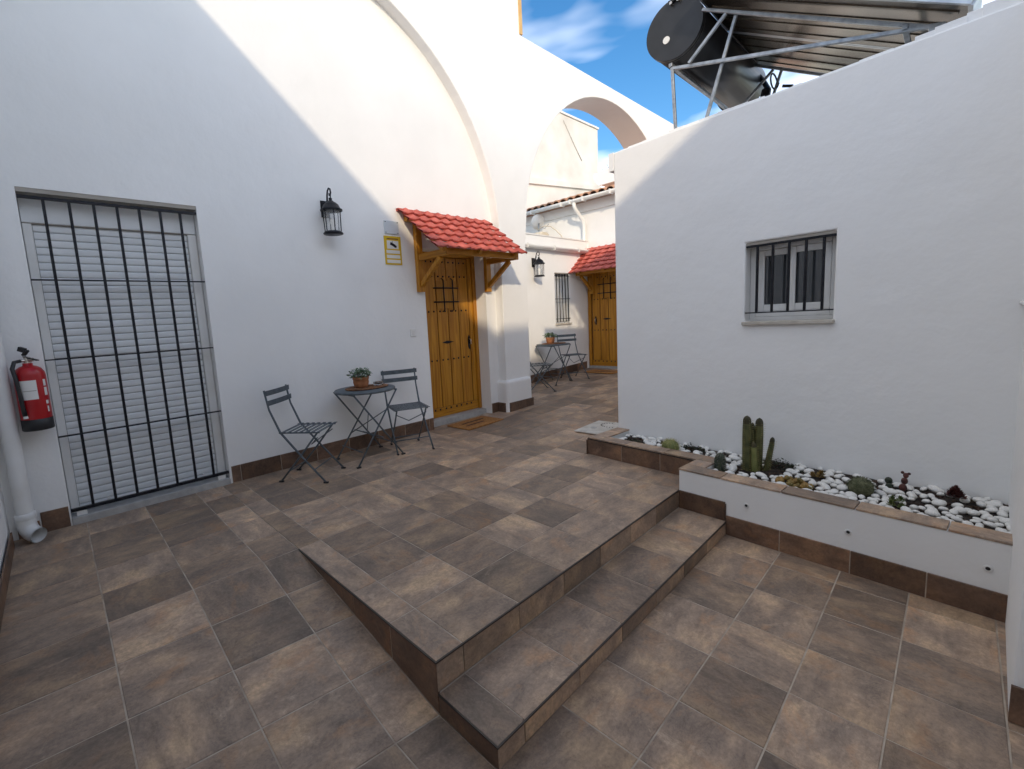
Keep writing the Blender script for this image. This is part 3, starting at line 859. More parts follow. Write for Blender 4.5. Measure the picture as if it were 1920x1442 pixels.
# ------------------------------------------------------------------ small things on the house wall
p = thing('meter_cover', 'plain pale grey rectangular cover plate above the yellow sign', 'cover plate', (2.978, YL, 2.42))
b = MB(); b.box((-0.095, -0.014, -0.072), (0.095, -0.001, 0.072), bevel=0.003); b.build('plate', M['platewhite'], p)
for x in (-0.08, 0.08):
    for z in (-0.058, 0.058):
        b = MB(); b.cyl((x, -0.016, z), (x, -0.013, z), 0.006, seg=8); b.build('screw', M['iron'], p)
sg = thing('warning_sign', 'yellow camera surveillance sign with three white bars under the cover plate', 'sign', (2.982, YL, 2.168))
b = MB(); b.box((-0.112, -0.006, -0.158), (0.112, -0.001, 0.158)); b.build('board', M['yellow'], sg)
b = MB(); b.box((-0.078, -0.0075, 0.018), (0.075, -0.0062, 0.108)); b.build('picture_panel', M['paper'], sg)
for z in (-0.015, -0.068, -0.121):
    b = MB(); b.box((-0.09, -0.0075, z-0.0185), (0.09, -0.0062, z+0.0185)); b.build('white_bar', M['paper'], sg)
b = MB(); b.box((-0.076, -0.0075, 0.122), (0.076, -0.0062, 0.134)); b.build('heading', M['wicker'], sg)
b = MB(); b.bar((-0.034, -0.0095, 0.078), (0.030, -0.0095, 0.050), 0.003, 0.030); b.bar((0.018, -0.0095, 0.048), (0.046, -0.0095, 0.042), 0.003, 0.024); b.bar((-0.006, -0.0095, 0.078), (-0.006, -0.0095, 0.104), 0.003, 0.005); b.build('camera_symbol', M['black'], sg)
bl = thing('door_bell', 'small white square bell push left of the near door', 'door bell', (3.178, YL, 1.226))
b = MB(); b.box((-0.042, -0.011, -0.045), (0.042, -0.001, 0.045), bevel=0.004); b.build('plate', M['pvc'], bl)
b = MB(); b.box((-0.02, -0.015, -0.026), (0.02, -0.0112, 0.026), bevel=0.002); b.build('button', M['paper'], bl)

# fire extinguisher
ex = thing('fire_extinguisher', 'red fire extinguisher hung on the wall left of the barred shutter', 'fire extinguisher', (-0.128, YL-0.105, 0.765))
b = MB(); b.lathe([(0, 0.07), (0.079, 0.072), (0.082, 0.08), (0.082, 0.375), (0.079, 0.395), (0.066, 0.420), (0.045, 0.437), (0.027, 0.443), (0.026, 0.46), (0, 0.46)], (0, 0, 0), 28); b.build('body', M['extred'], ex)
b = MB(); b.lathe([(0, 0.004), (0.078, 0.0), (0.0835, 0.006), (0.0835, 0.078), (0.080, 0.080)], (0, 0, 0), 28); b.build('base_ring', M['black'], ex)
b = MB(); b.cyl((0, 0, 0.455), (0, 0, 0.50), 0.018, 0.016, 12); b.cyl((0, 0, 0.478), (-0.045, -0.02, 0.478), 0.010, seg=8); b.cyl((0.0, 0, 0.482), (0.03, -0.022, 0.482), 0.013, seg=10); b.build('valve', M['chrome'], ex)
b = MB(); b.bar((-0.012, 0.01, 0.505), (0.055, -0.055, 0.475), 0.02, 0.006); b.bar((-0.012, 0.01, 0.515), (0.01, -0.02, 0.545), 0.024, 0.012); b.bar((0.0, 0.0, 0.545), (-0.03, 0.02, 0.56), 0.024, 0.03); b.build('lever', M['black'], ex)
hp = [(-0.03, -0.015, 0.478), (-0.062, -0.03, 0.472), (-0.075, -0.058, 0.43), (-0.066, -0.072, 0.36), (-0.060, -0.075, 0.26), (-0.056, -0.076, 0.16), (-0.052, -0.074, 0.11)]
b = MB(); b.tube(hp, [0.011, 0.012, 0.012, 0.012, 0.012, 0.013, 0.014], 10); b.build('hose', M['black'], ex)
b = MB(); b.cyl((-0.052, -0.074, 0.115), (-0.051, -0.074, 0.092), 0.011, 0.013, 10); b.build('nozzle', M['paper'], ex)
def wrap(name, a0, a1, z0, z1, m, r=0.0826):
    q = MB(); k = 8; lo = []; hi = []
    for i in range(k+1):
        a = R(a0+(a1-a0)*i/k)
        lo.append(q.bm.verts.new((r*math.cos(a), r*math.sin(a), z0))); hi.append(q.bm.verts.new((r*math.cos(a), r*math.sin(a), z1)))
    for i in range(k):
        f = q.bm.faces.new((lo[i], lo[i+1], hi[i+1], hi[i])); f.smooth = True
    return q.build(name, M[m], ex)
wrap('label', -152, -70, 0.215, 0.345, 'paper')
wrap('label_line', -122, -74, 0.272, 0.276, 'soffit', 0.0829)
wrap('side_label', -42, -28, 0.30, 0.345, 'paper')
wrap('side_label', -42, -26, 0.235, 0.29, 'paper')
wrap('side_label', -42, -28, 0.175, 0.20, 'paper')
wrap('side_label', -40, -32, 0.12, 0.16, 'paper')
b = MB(); b.box((-0.02, 0.078, 0.30), (0.02, 0.104, 0.40)); b.build('wall_hook', M['iron'], ex)

# downpipe in the corner
dp = thing('downpipe', 'white plastic downpipe with an elbow in the left corner', 'downpipe', (-0.272, YL-0.10, 0))
b = MB(); b.cyl((0, 0, 0.13), (0, 0, 5.2), 0.046, seg=20, caps=False); b.build('pipe', M['pvc'], dp, smooth=True)
el = [(0, 0, 0.16), (0, 0, 0.12), (0.006, -0.01, 0.09), (0.02, -0.035, 0.066), (0.038, -0.062, 0.055), (0.052, -0.084, 0.05)]
b = MB(); b.tube(el, 0.052, 20, False); b.tube([(p_[0], p_[1], p_[2]) for p_ in el][::-1], 0.046, 20, False); b.build('elbow', M['pvc'], dp)
b = MB(); b.lathe([(0.053, 0.16), (0.056, 0.165), (0.056, 0.20), (0.047, 0.205)], (0, 0, 0), 20); b.build('collar', M['pvc'], dp)

# ------------------------------------------------------------------ bistro furniture
def make_table(label, loc, rz):
    t = thing('bistro_table', label, 'table', loc, rz, 'round folding bistro tables')
    b = MB(); b.lathe([(0, 0.70), (0.288, 0.70), (0.297, 0.694), (0.302, 0.70), (0.302, 0.712), (0.297, 0.716), (0.0, 0.716)], (0, 0, 0), 40); b.build('tabletop', M['steel'], t)
    for y in (-0.20, 0.20):
        for s in (-1, 1):
            yy = y+0.012*s
            b = MB(); b.tube([(-0.235*s, yy, 0.695), (0.265*s, yy*1.08, 0.012)], 0.0085, 8); lg = b.build('leg', M['steel'], t)
            b = MB(); b.box((0.265*s-0.022, yy*1.08-0.012, 0.0), (0.265*s+0.022, yy*1.08+0.012, 0.014), bevel=0.003); b.build('foot', M['black'], lg)
    for s in (-1, 1):
        for x_, z_, r_ in ((0.047*s, 0.25-0.02*s, 0.006), (0.20*s, 0.135, 0.006), (0.23*s, 0.69, 0.008)):
            b = MB(); b.tube([(x_, -0.20, z_), (x_, 0.20, z_)], r_, 6); b.build('cross_rod', M['steel'], t)
    for s in (-1, 1):
        b = MB(); b.tube([(-0.10*s, -0.2, 0.50), (0.10*s, 0.2, 0.24)], 0.005, 6); b.build('brace', M['steel'], t)
    return t
def make_chair(label, loc, rz):
    """folding chair looking to local -Y"""
    c = thing('bistro_chair', label, 'chair', loc, rz, 'folding slatted bistro chairs')
    for s in (-1, 1):
        x = 0.182*s
        # back post runs down to the front foot
        b = MB(); b.tube([(x, 0.275, 0.835), (x, 0.245, 0.66), (x, 0.165, 0.46), (x*1.04, -0.02, 0.235), (x*1.06, -0.215, 0.012)], [0.0085, 0.0085, 0.010, 0.009, 0.0085], 8); p_ = b.build('back_leg', M['steel'], c)
        b = MB(); b.box((x*1.06-0.010, -0.24, 0.0), (x*1.06+0.010, -0.195, 0.014), bevel=0.003); b.build('foot', M['black'], p_)
        x2 = 0.158*s
        b = MB(); b.tube([(x2, -0.165, 0.445), (x2, 0.02, 0.225), (x2, 0.215, 0.012)], 0.0085, 8); p_ = b.build('front_leg', M['steel'], c)
        b = MB(); b.box((x2-0.010, 0.195, 0.0), (x2+0.010, 0.24, 0.014), bevel=0.003); b.build('foot', M['black'], p_)
        b = MB(); b.tube([(x2*1.06, 0.185, 0.452), (x2*1.06, -0.19, 0.447)], 0.007, 6); b.build('seat_rail', M['steel'], c)
    for k in range(7):
        y = -0.185+k*0.056
        b = MB(); b.box((-0.195, y-0.0145, 0.454), (0.195, y+0.0145, 0.459), bevel=0.0015); b.build('seat_slat', M['steel'], c)
    for z, y in ((0.808, 0.262), (0.722, 0.248)):
        b = MB()
        for i in range(8):
            x0, x1 = -0.205+i*0.41/8, -0.205+(i+1)*0.41/8
            y0, y1 = y-0.012*math.cos(x0*7.5), y-0.012*math.cos(x1*7.5)
            b.prism([(x0, y0, z-0.0225), (x1, y1, z-0.0225), (x1, y1, z+0.0225), (x0, y0, z+0.0225)], (0, -0.005, 0))
        bmesh.ops.remove_doubles(b.bm, verts=b.bm.verts[:], dist=1e-5)
        b.build('back_slat', M['steel'], c)
    for p0, p1 in (((-0.19, -0.12, 0.12), (0.19, -0.12, 0.12)), ((-0.157, 0.14, 0.095), (0.157, 0.14, 0.095))):
        b = MB(); b.tube([p0, p1], 0.006, 6); b.build('stretcher', M['steel'], c)
    b = MB(); b.tube([(-0.158, -0.16, 0.40), (0.0, -0.02, 0.30), (0.158, -0.16, 0.40)], 0.005, 6); b.build('seat_brace', M['steel'], c)
    return c
tab = make_table('round grey bistro table by the house wall near the first door', (2.275, 4.03, 0), 0.0)
dup(tab, (6.72, 4.985, zl(6.72)), 0.0, 'round grey bistro table in the far passage past the pier')
def faceto(deg): return R(deg+90)
ch = make_chair('grey folding chair left of the near bistro table', (1.625, 3.965, 0), faceto(-50))
dup(ch, (2.745, 3.99, 0), faceto(-110), 'grey folding chair between the near bistro table and the first door')
dup(ch, (7.22, 4.90, zl(7.22)), faceto(-118), 'grey folding chair at the far table, beneath the small barred window')
dup(ch, (5.98, 4.76, zl(5.98)), faceto(-35), 'dark folding chair half hidden behind the white pier')

def make_tray(label, loc, rz):
    t = thing('woven_placemat', label, 'placemat', loc, rz, 'brown woven mats on the bistro tables')
    b = MB(); b.lathe([(0, 0.0), (0.21, 0.0), (0.222, 0.004), (0.225, 0.010), (0.218, 0.014), (0.208, 0.011), (0, 0.009)], (0, 0, 0), 36)
    bmesh.ops.scale(b.bm, vec=(1.0, 0.72, 1), verts=b.bm.verts[:]); b.build('mat', M['wicker'], t)
    q = MB()
    for k in range(5):
        r_ = 0.035+0.038*k
        n_ = 40
        q.tube([(r_*math.cos(2*math.pi*i/n_), 0.72*r_*math.sin(2*math.pi*i/n_), 0.0105) for i in range(n_+1)], 0.004, 5, False)
    q.build('weave_rings', M['wicker'], t)
    return t
tr_ = make_tray('brown oval woven mat on the near bistro table', (2.30, 4.03, 0.717), R(-8))
dup(tr_, (6.72, 4.965, 0.717+zl(6.72)), R(-30), 'brown oval woven mat on the far bistro table')
def make_pot(label, loc, seed, label_leaf=None):
    rnd = random.Random(seed)
    p = thing('potted_plant', label, 'potted plant', loc, 0.0, 'terracotta pots on the bistro tables')
    b = MB(); b.lathe([(0, 0), (0.058, 0), (0.066, 0.01), (0.078, 0.05), (0.076, 0.078), (0.082, 0.085), (0.082, 0.108), (0.074, 0.108), (0.072, 0.09), (0, 0.088)], (0, 0, 0), 24); b.build('pot', M['terra'], p)
    q = MB()
    for k in range(230):
        az = rnd.uniform(0, 2*math.pi); el = rnd.uniform(0.05, 1.5); rad = rnd.uniform(0.04, 0.092)
        c_0 = Vector((math.cos(az)*math.cos(el)*rad*1.25, math.sin(az)*math.cos(el)*rad*1.25, 0.105+math.sin(el)*rad*0.95))
        d = Vector((math.cos(az+rnd.uniform(-.6, .6)), math.sin(az+rnd.uniform(-.6, .6)), rnd.uniform(-.5, .8))).normalized()
        sd0 = d.cross(Vector((rnd.uniform(-1, 1), rnd.uniform(-1, 1), 1))).normalized()
        l_, w_ = rnd.uniform(0.028, 0.048), rnd.uniform(0.008, 0.013)
        q.quad([c_0, c_0+d*l_*0.5+sd0*w_, c_0+d*l_+Vector((0, 0, -0.004)), c_0+d*l_*0.5-sd0*w_])
    for k in range(26):
        az = rnd.uniform(0, 6.28); rr_ = rnd.uniform(0.03, 0.10)
        q.tube([(0.02*math.cos(az), 0.02*math.sin(az), 0.088), (rr_*0.6*math.cos(az), rr_*0.6*math.sin(az), 0.14), (rr_*math.cos(az), rr_*math.sin(az), rnd.uniform(0.13, 0.2))], 0.0016, 4)
    q.build('foliage', M['leaf'], p)
    return p
make_pot('small green plant in a terracotta pot on the near table', (2.255, 4.06, 0.728), 3)
make_pot('small pale green plant in a terracotta pot on the far table', (6.69, 5.02, 0.728+zl(6.72)), 5)
ash = thing('glass_ashtray', 'small clear glass ashtray beside the pot on the near table', 'ashtray', (2.44, 4.04, 0.729))
b = MB(); b.lathe([(0, 0.0), (0.042, 0.0), (0.05, 0.006), (0.052, 0.034), (0.044, 0.034), (0.04, 0.012), (0, 0.010)], (0, 0, 0), 20); b.build('bowl', M['glass'], ash)

# doormats
def make_mat(label, loc, rz):
    m_ = thing('doormat', label, 'doormat', loc, rz, 'brown coir doormats')
    b = MB(); b.box((-0.33, -0.2, 0.001), (0.33, 0.2, 0.018), bevel=0.004); b.build('mat', M['coir'], m_)
    for (x0, x1, y) in ((-0.20, 0.22, 0.06), (-0.24, 0.10, -0.05)):
        q = MB(); n_ = 14
        up_ = [(x0+(x1-x0)*i/n_, y+random.uniform(0.006, 0.026), 0.0183) for i in range(n_+1)]
        dn_ = [(p_[0], y-random.uniform(0.006, 0.026), 0.0183) for p_ in up_]
        q.prism(up_+dn_[::-1], (0, 0, 0.001)); q.build('dark_print', M['coirdark'], m_)
    return m_
m1 = make_mat('brown coir doormat in front of the near wooden door', (3.93, 4.185, 0.0), R(3))
dup(m1, (8.02, 4.75, zl(8.02)), R(88), 'brown coir doormat in front of the far wooden door')

# ------------------------------------------------------------------ right-hand house with the small window
rh = thing('side_house', 'low white house with a small barred window behind the cactus bed', 'house', (4.064, 1.152, 0.0), SK)
RH_Y0, RH_Y1, RH_T = -1.47, 1.155, 2.838
WY0, WY1, WZ0, WZ1 = -0.563, -0.002, 1.201, 1.811
b = MB()
grid_wall(b, [RH_Y0, WY0, WY1, RH_Y1], [-0.45, WZ0, WZ1, RH_T], lambda y, z: WY0 < y < WY1 and WZ0 < z < WZ1, 0.26, lambda y, z, d: Vector((d, y, z)))
bevel_mod(b.build('front_wall', M['white_brightened'], rh), 0.012, 2)
b = MB(); b.box((0.262, RH_Y1-0.25, -0.45), (4.9, RH_Y1-0.001, RH_T-0.002)); b.build('end_wall', M['white'], rh)
b = MB(); b.box((0.262, RH_Y0, -0.45), (4.9, RH_Y0+0.25, RH_T)); b.build('end_wall', M['white'], rh)
b = MB(); b.box((0.262, RH_Y0+0.252, 2.36), (4.9, RH_Y1-0.252, 2.52)); b.build('roof_slab', M['roofslab'], rh)
b = MB(); b.box((4.65, RH_Y0+0.252, -0.45), (4.9, RH_Y1-0.252, RH_T)); b.build('rear_wall', M['white'], rh)
b = MB(); b.box((-0.003, RH_Y1+0.001, 2.676), (4.9, RH_Y1+0.054, RH_T+0.002)); b.build('parapet_band', M['white_brightened'], rh)
# uneven plaster lip along the parapet
q = MB(); y = RH_Y0
while y < RH_Y1-0.02:
    w_ = random.uniform(0.05, 0.16); h_ = random.uniform(0.004, 0.020)+max(0, (-0.85-y))*0.12
    q.box((0.012+random.uniform(0, .02), y, RH_T+0.0005), (0.235, min(y+w_+0.002, RH_Y1), RH_T+h_), bevel=0.0015); y += w_
q.build('plaster_lip', M['white_brightened'], rh)
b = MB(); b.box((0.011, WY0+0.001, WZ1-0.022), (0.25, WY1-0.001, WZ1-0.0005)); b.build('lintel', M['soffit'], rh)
wd = thing('sliding_window', 'two pane white window set in the wall above the cacti', 'window', (4.064, 1.152, 0.0), SK)
for a, b2 in ((WY0+0.002, WY0+0.042), (WY1-0.042, WY1-0.002)):
    b = MB(); b.box((0.10, a, WZ0+0.032), (0.17, b2, WZ1-0.024), bevel=0.003); b.build('frame', M['pvc'], wd)
for a, b2 in ((WZ0+0.032, WZ0+0.075), (WZ1-0.062, WZ1-0.024)):
    b = MB(); b.box((0.10, WY0+0.043, a), (0.17, WY1-0.043, b2), bevel=0.003); b.build('frame', M['pvc'], wd)
def sash(y0, y1, x):
    z0, z1 = WZ0+0.077, WZ1-0.064
    s = None
    b = MB()
    b.box((x, y0, z0), (x+0.032, y0+0.045, z1), bevel=0.003); b.box((x, y1-0.045, z0), (x+0.032, y1, z1), bevel=0.003)
    b.box((x, y0+0.0455, z0), (x+0.032, y1-0.0455, z0+0.05), bevel=0.003); b.box((x, y0+0.0455, z1-0.045), (x+0.032, y1-0.0455, z1), bevel=0.003)
    s = b.build('sash', M['pvc'], wd)
    b = MB(); b.box((x+0.012, y0+0.046, z0+0.051), (x+0.018, y1-0.046, z1-0.046)); b.build('pane', M['pane'], s)
    b = MB(); b.box((x+0.008, y0+0.0455, z0+0.0505), (x+0.011, y0+0.050, z1-0.0455)); b.box((x+0.008, y1-0.050, z0+0.0505), (x+0.011, y1-0.0455, z1-0.0455)); b.build('gasket', M['black'], s)
sash(WY0+0.044, -0.262, 0.102)
sash(-0.302, WY1-0.044, 0.136)
b = MB(); b.box((-0.028, WY0-0.012, WZ0-0.026), (0.095, WY1+0.012, WZ0+0.002), bevel=0.004); b.build('sill', M['sill'], wd)
b = MB(); b.box((0.0955, WY0+0.003, WZ0+0.002), (0.20, WY1-0.003, WZ0+0.031)); b.build('inner_sill', M['pvc'], wd)
b = MB(); b.box((0.21, WY0, WZ0), (0.255, WY1, WZ1)); b.build('dark_room', M['dark'], wd)
wg = thing('window_grille', 'black bar grille across the small white window', 'grille', (4.064, 1.152, 0.0), SK)
for k in range(5):
    y = -0.080-0.1036*k
    b = MB(); b.box((0.010, y-0.008, 1.275), (0.026, y+0.008, 1.772), bevel=0.002); b.build('bar', M['iron'], wg)
for z, h in ((1.779, 0.014), (1.270, 0.009)):
    b = MB(); b.box((0.006, WY0+0.002, z-h/2), (0.032, WY1-0.002, z+h/2)); b.build('crossbar', M['iron'], wg)

# ------------------------------------------------------------------ planter
pl = thing('planter', 'raised tiled planter bed with white pebbles along the low house', 'planter', (3.3006, 1.345, LOW), SK)
ZO = -LOW     # local z of the landing level
PF0 = -1.60  # right end, local y
def pbx(name, a, b2, m, bev=0.004):
    b = MB(); b.box((a[0], a[1], a[2]+ZO), (b2[0], b2[1], b2[2]+ZO), bevel=bev); return b.build(name, M[m], pl)
CT = 0.165
pbx('front_wall', (0.0, PF0, -0.5), (0.125, 0.0, CT-0.012), 'white')
pbx('return_wall', (0.1255, -0.125, -0.5), (0.41, 0.0, CT-0.012), 'white')
pbx('back_wall', (0.285, 0.0005, -0.5), (0.41, 1.02, CT-0.012), 'white')
pbx('side_wall', (0.4105, 0.895, -0.5), (0.774, 1.02, CT-0.012), 'white')
# coping tiles
def ctile(x0, x1, y0, y1):
    t = MB(); c = Vector(((x0+x1)/2, (y0+y1)/2, CT+ZO))
    t.slabtile([Vector((x, y, 0))-Vector((c.x, c.y, 0)) for x, y in ((x0, y0), (x1, y0), (x1, y1), (x0, y1))], th=0.0115)
    t.build('coping_tile', M['slate'], pl, loc=c)
ys = [PF0, -1.37, -1.01, -0.65, -0.29, 0.006]
for a, b2 in zip(ys, ys[1:]): ctile(-0.006, 0.13, a, b2)
ctile(0.13, 0.279, -0.13, 0.006)
for a, b2 in ((-0.13, 0.27), (0.27, 0.63), (0.63, 0.885)): ctile(0.279, 0.415, a, b2)
for a, b2 in ((0.279, 0.64), (0.64, 0.772)): ctile(a, b2, 0.885, 1.026)
for bx_ in (((0.272, -0.002, CT-0.018), (0.2845, 1.0255, CT-0.0125)), ((0.2846, 1.0205, CT-0.018), (0.774, 1.033, CT-0.0125))):
    pbx('edge_trim', bx_[0], bx_[1], 'trim', 0)
# tile facing
def ptile(cs):
    t = MB(); cs = [Vector((c[0], c[1], c[2]+ZO)) for c in cs]; c = sum(cs, Vector())/4
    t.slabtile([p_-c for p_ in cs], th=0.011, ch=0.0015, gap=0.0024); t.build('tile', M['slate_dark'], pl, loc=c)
pbx('joint_mortar', (0.2775, 0.004, -0.01), (0.2845, 1.022, CT-0.019), 'grout', 0)
pbx('joint_mortar', (-0.0085, PF0+0.002, LOW-0.01), (-0.0005, -0.334, LOW+0.138), 'grout', 0)
for a, b2 in ((1.026, 0.66), (0.66, 0.30), (0.30, 0.003)):
    ptile([(0.274, a, 0.0), (0.274, b2, 0.0), (0.274, b2, CT-0.0185), (0.274, a, CT-0.0185)])
for a, b2 in ((0.26, 0.64), (0.64, 0.772)):
    ptile([(b2, 1.032, 0.0), (a, 1.032, 0.0), (a, 1.032, CT-0.02), (b2, 1.032, CT-0.02)])
for a, b2 in ((-0.330, -0.65), (-0.65, -1.0), (-1.0, -1.31), (-1.31, PF0)):
    ptile([(-0.011, a, LOW), (-0.011, b2, LOW), (-0.011, b2, LOW+0.142), (-0.011, a, LOW+0.142)])
ptile([(-0.011, -0.002, H1), (-0.011, -0.326, H1), (-0.011, -0.326, 0.0), (-0.011, -0.002, 0.0)])
ptile([(-0.011, -0.326, LOW), (-0.011, -0.332, LOW), (-0.011, -0.332, -0.01), (-0.011, -0.326, -0.01)])
for y in (-0.455, -0.985, -1.512):
    q = MB(); z = 0.012+ZO
    q.lathe([(0.012, 0.0), (0.017, 0.002), (0.016, 0.006), (0.009, 0.005)], (0, 0, 0), 14)
    bmesh.ops.transform(q.bm, matrix=Matrix.Translation((-0.0003, y, z)) @ Matrix.Rotation(R(-90), 4, 'Y'), verts=q.bm.verts[:])
    s = q.build('spot_light', M['pvc'], pl)
    q = MB(); q.cyl((-0.0048, y, z), (-0.001, y, z), 0.009, seg=12); q.build('lens', M['black'], s)
SOIL = 0.105
b = MB()
nx, ny = 22, 46
vs = []
for i in range(nx+1):
    row = []
    for j in range(ny+1):
        x = 0.126+(0.80-0.126)*i/nx; y = PF0+(0.894-PF0)*j/ny
        row.append(b.bm.verts.new((x, y, SOIL+ZO+random.uniform(-0.008, 0.008))))
    vs.append(row)
for i in range(nx):
    for j in range(ny):
        xm = 0.126+(0.80-0.126)*(i+0.5)/nx; ym = PF0+(0.894-PF0)*(j+0.5)/ny
        if ym > -0.06 and xm < 0.36: continue
        b.bm.faces.new((vs[i][j], vs[i+1][j], vs[i+1][j+1], vs[i][j+1]))
soil = b.build('soil', M['soil'], pl, smooth=True)

def to_local(x, y):
    v = base_matrix(pl).inverted() @ Vector((x, y, 0)); return v.x, v.y
PLANTS = {'barrel': (3.80, 1.621, 0.072), 'small': (3.57, 1.155, 0.05), 'column': (3.74, 0.985, 0.10), 'sedum': (3.56, 0.690, 0.075), 'mound': (3.65, 0.361, 0.07),
          'pear': (3.85, 0.180, 0.035), 'rosette': (3.80, -0.038, 0.06), 'sprout': (3.51, 0.180, 0.04), 'pad': (3.85, 0.235, 0.03), 'cover': (3.93, 0.855, 0.11), 'tuft': (3.99, 1.504, 0.08), 'tuft2': (3.87, 1.99, 0.10), 'low': (3.80, 0.600, 0.05)}
pm = []
for k in range(5):
    q = MB(); g = q.ball((0, 0, 0), 1.0, 2)
    rnd = random.Random(40+k)
    ax = [Vector((rnd.uniform(-1, 1), rnd.uniform(-1, 1), rnd.uniform(-1, 1))).normalized() for _ in range(5)]
    for v in g:
        d = v.co.normalized()
        v.co *= 1+sum(0.10*max(0, d.dot(a))**2*(-1)**i for i, a in enumerate(ax))
    pm.append(q.mesh('pebble', M['pebble']))
spots = []
rnd = random.Random(11)
tries = 0
dark = [(3.80, 0.86, .08), (3.92, 0.62, .06), (3.66, 0.10, .05), (3.74, -0.13, .05), (3.98, 2.02, .09), (3.55, 1.02, .04), (3.95, 1.28, .05), (3.70, 0.86, 0.05), (3.90, 0.42, .05), (3.60, -0.10, .04), (3.97, -0.12, .06), (3.90, 0.06, .04)]
while len(spots) < 292 and tries < 40000:
    tries += 1
    x = rnd.uniform(3.30, 4.15); y = rnd.uniform(-0.25, 2.28)
    lx, ly = to_local(x, y)
    if lx < 0.155 or (ly > -0.155 and lx < 0.44) or ly > 0.865 or lx > 0.755: continue
    r_ = rnd.uniform(0.0155, 0.033)
    if any((x-px)**2+(y-py)**2 < (pr+r_*0.3)**2 for px, py, pr in PLANTS.values()): continue
    if any((x-px)**2+(y-py)**2 < pr**2 for px, py, pr in dark): continue
    if rnd.random() < 0.7*max(0, (lx-0.64)/0.12): continue
    if any((x-a)**2+(y-c2)**2 < (0.90*(r_+d))**2 for a, c2, d in spots): continue
    spots.append((x, y, r_))
for k, (x, y, r_) in enumerate(spots):
    lx, ly = to_local(x, y)
    o = bpy.data.objects.new('pebble', pm[k % 5]); col.objects.link(o); o.parent = pl
    o.location = (lx, ly, SOIL+ZO+r_*0.42+rnd.uniform(0, 0.008))
    o.rotation_euler = (rnd.uniform(-.3, .3), rnd.uniform(-.3, .3), rnd.uniform(0, 6.28))
    o.scale = (r_*rnd.uniform(1.0, 1.35), r_*rnd.uniform(0.75, 1.0), r_*rnd.uniform(0.5, 0.72))
q = MB()
for k in range(900):
    x = rnd.uniform(3.3, 4.15); y = rnd.uniform(-0.27, 2.28); lx, ly = to_local(x, y)
    if lx > 0.76 or lx < 0.15 or (ly > -0.14 and lx < 0.44) or ly > 0.87: continue
    s = rnd.uniform(0.008, 0.021)
    q.box((lx-s, ly-s*0.45, SOIL+ZO), (lx+s, ly+s*0.45, SOIL+ZO+s*0.35), rot=Matrix.Rotation(rnd.uniform(0, 6), 4, 'Z') @ Matrix.Rotation(rnd.uniform(-.7, .7), 4, 'X') @ Matrix.Rotation(rnd.uniform(-.5, .5), 4, 'Y'))
bk = q.build('bark_mulch', M['bark'], pl); bk['kind'] = 'stuff'

# ------------------------------------------------------------------ cacti and succulents
def ribbed(mb, base, top, r, ribs=7, rings=14, taper=0.85, tip=0.35):
    base = Vector(base); top = Vector(top); d = top-base; u = d.normalized()
    a = u.cross(Vector((0.3, 1, 0))).normalized(); c = u.cross(a)
    seg = ribs*4
    prev = None
    for i in range(rings+1):
        t = i/rings
        rr_ = r*(0.9+0.1*math.sin(t*3))*(1-(1-taper)*t)
        e = 1.0 if t < 1-tip*0.3 else math.sqrt(max(0.0, 1-((t-(1-tip*0.3))/(tip*0.3))**2))
        rr_ *= max(e, 0.02)
        ring = []
        for k in range(seg):
            an = 2*math.pi*k/seg
            m_ = 1+0.20*math.cos(ribs*an)
            ring.append(mb.bm.verts.new(base+d*t+(a*math.cos(an)+c*math.sin(an))*rr_*m_))
        if prev:
            for k in range(seg):
                f = mb.bm.faces.new((prev[k], prev[(k+1) % seg], ring[(k+1) % seg], ring[k])); f.smooth = True
        prev = ring
    mb.bm.faces.new(prev)
zs = SOIL-0.008
cc = thing('column_cactus', 'tall column cactus with a clump of upright green stems', 'cactus', (3.735, 0.985, zs))
for (x0, y0, x1, y1, h, r_, m_) in ((-0.02, 0.028, -0.02, 0.036, 0.405, 0.029, 'cactus'), (0.035, -0.022, 0.036, -0.030, 0.385, 0.027, 'cactus'), (0.030, 0.014, 0.026, 0.012, 0.345, 0.018, 'cactus'), (-0.025, -0.022, -0.028, -0.012, 0.215, 0.020, 'cactuslight'), (0.045, -0.075, 0.062, -0.110, 0.245, 0.017, 'cactus')):
    q = MB(); ribbed(q, (x0, y0, 0), (x1, y1, h), r_, 6); st_ = q.build('stem', M[m_], cc)
    q = MB(); ribbed(q, (x0+(x1-x0)*0.86, y0+(y1-y0)*0.86, h*0.86), (x1, y1, h+0.022), r_*0.86, 6, 8, 0.8, 1.6); q.build('stem_tip', M['cactustip'], st_)
q = MB(); rs_ = random.Random(21)
for (x0, y0, x1, y1, h, r_) in ((-0.02, 0.028, -0.02, 0.036, 0.40, 0.029), (0.035, -0.022, 0.036, -0.030, 0.38, 0.027), (-0.025, -0.022, -0.028, -0.012, 0.21, 0.020), (0.045, -0.075, 0.062, -0.110, 0.24, 0.017)):
    for k in range(int(h/0.016)):
        t_ = (k+0.5)*0.016/h
        for j in range(6):
            an = 2*math.pi*j/6+0.75; p0 = Vector((x0+(x1-x0)*t_+r_*1.1*math.cos(an), y0+(y1-y0)*t_+r_*1.1*math.sin(an), h*t_))
            for _ in range(2):
                d = Vector((math.cos(an)+rs_.uniform(-.5, .5), math.sin(an)+rs_.uniform(-.5, .5), rs_.uniform(-.4, .7))).normalized()
                q.cyl(p0, p0+d*0.012, 0.0009, 0.0003, 3, False)
sp_ = q.build('spines', M['spine'], cc); sp_['kind'] = 'stuff'
q = MB(); q.ball((0.028, -0.004, 0.325), 0.013, 2, (1, 1, 1.3)); q.ball((0.03, -0.014, 0.348), 0.010, 2); q.build('bud', M['cactus'], cc)
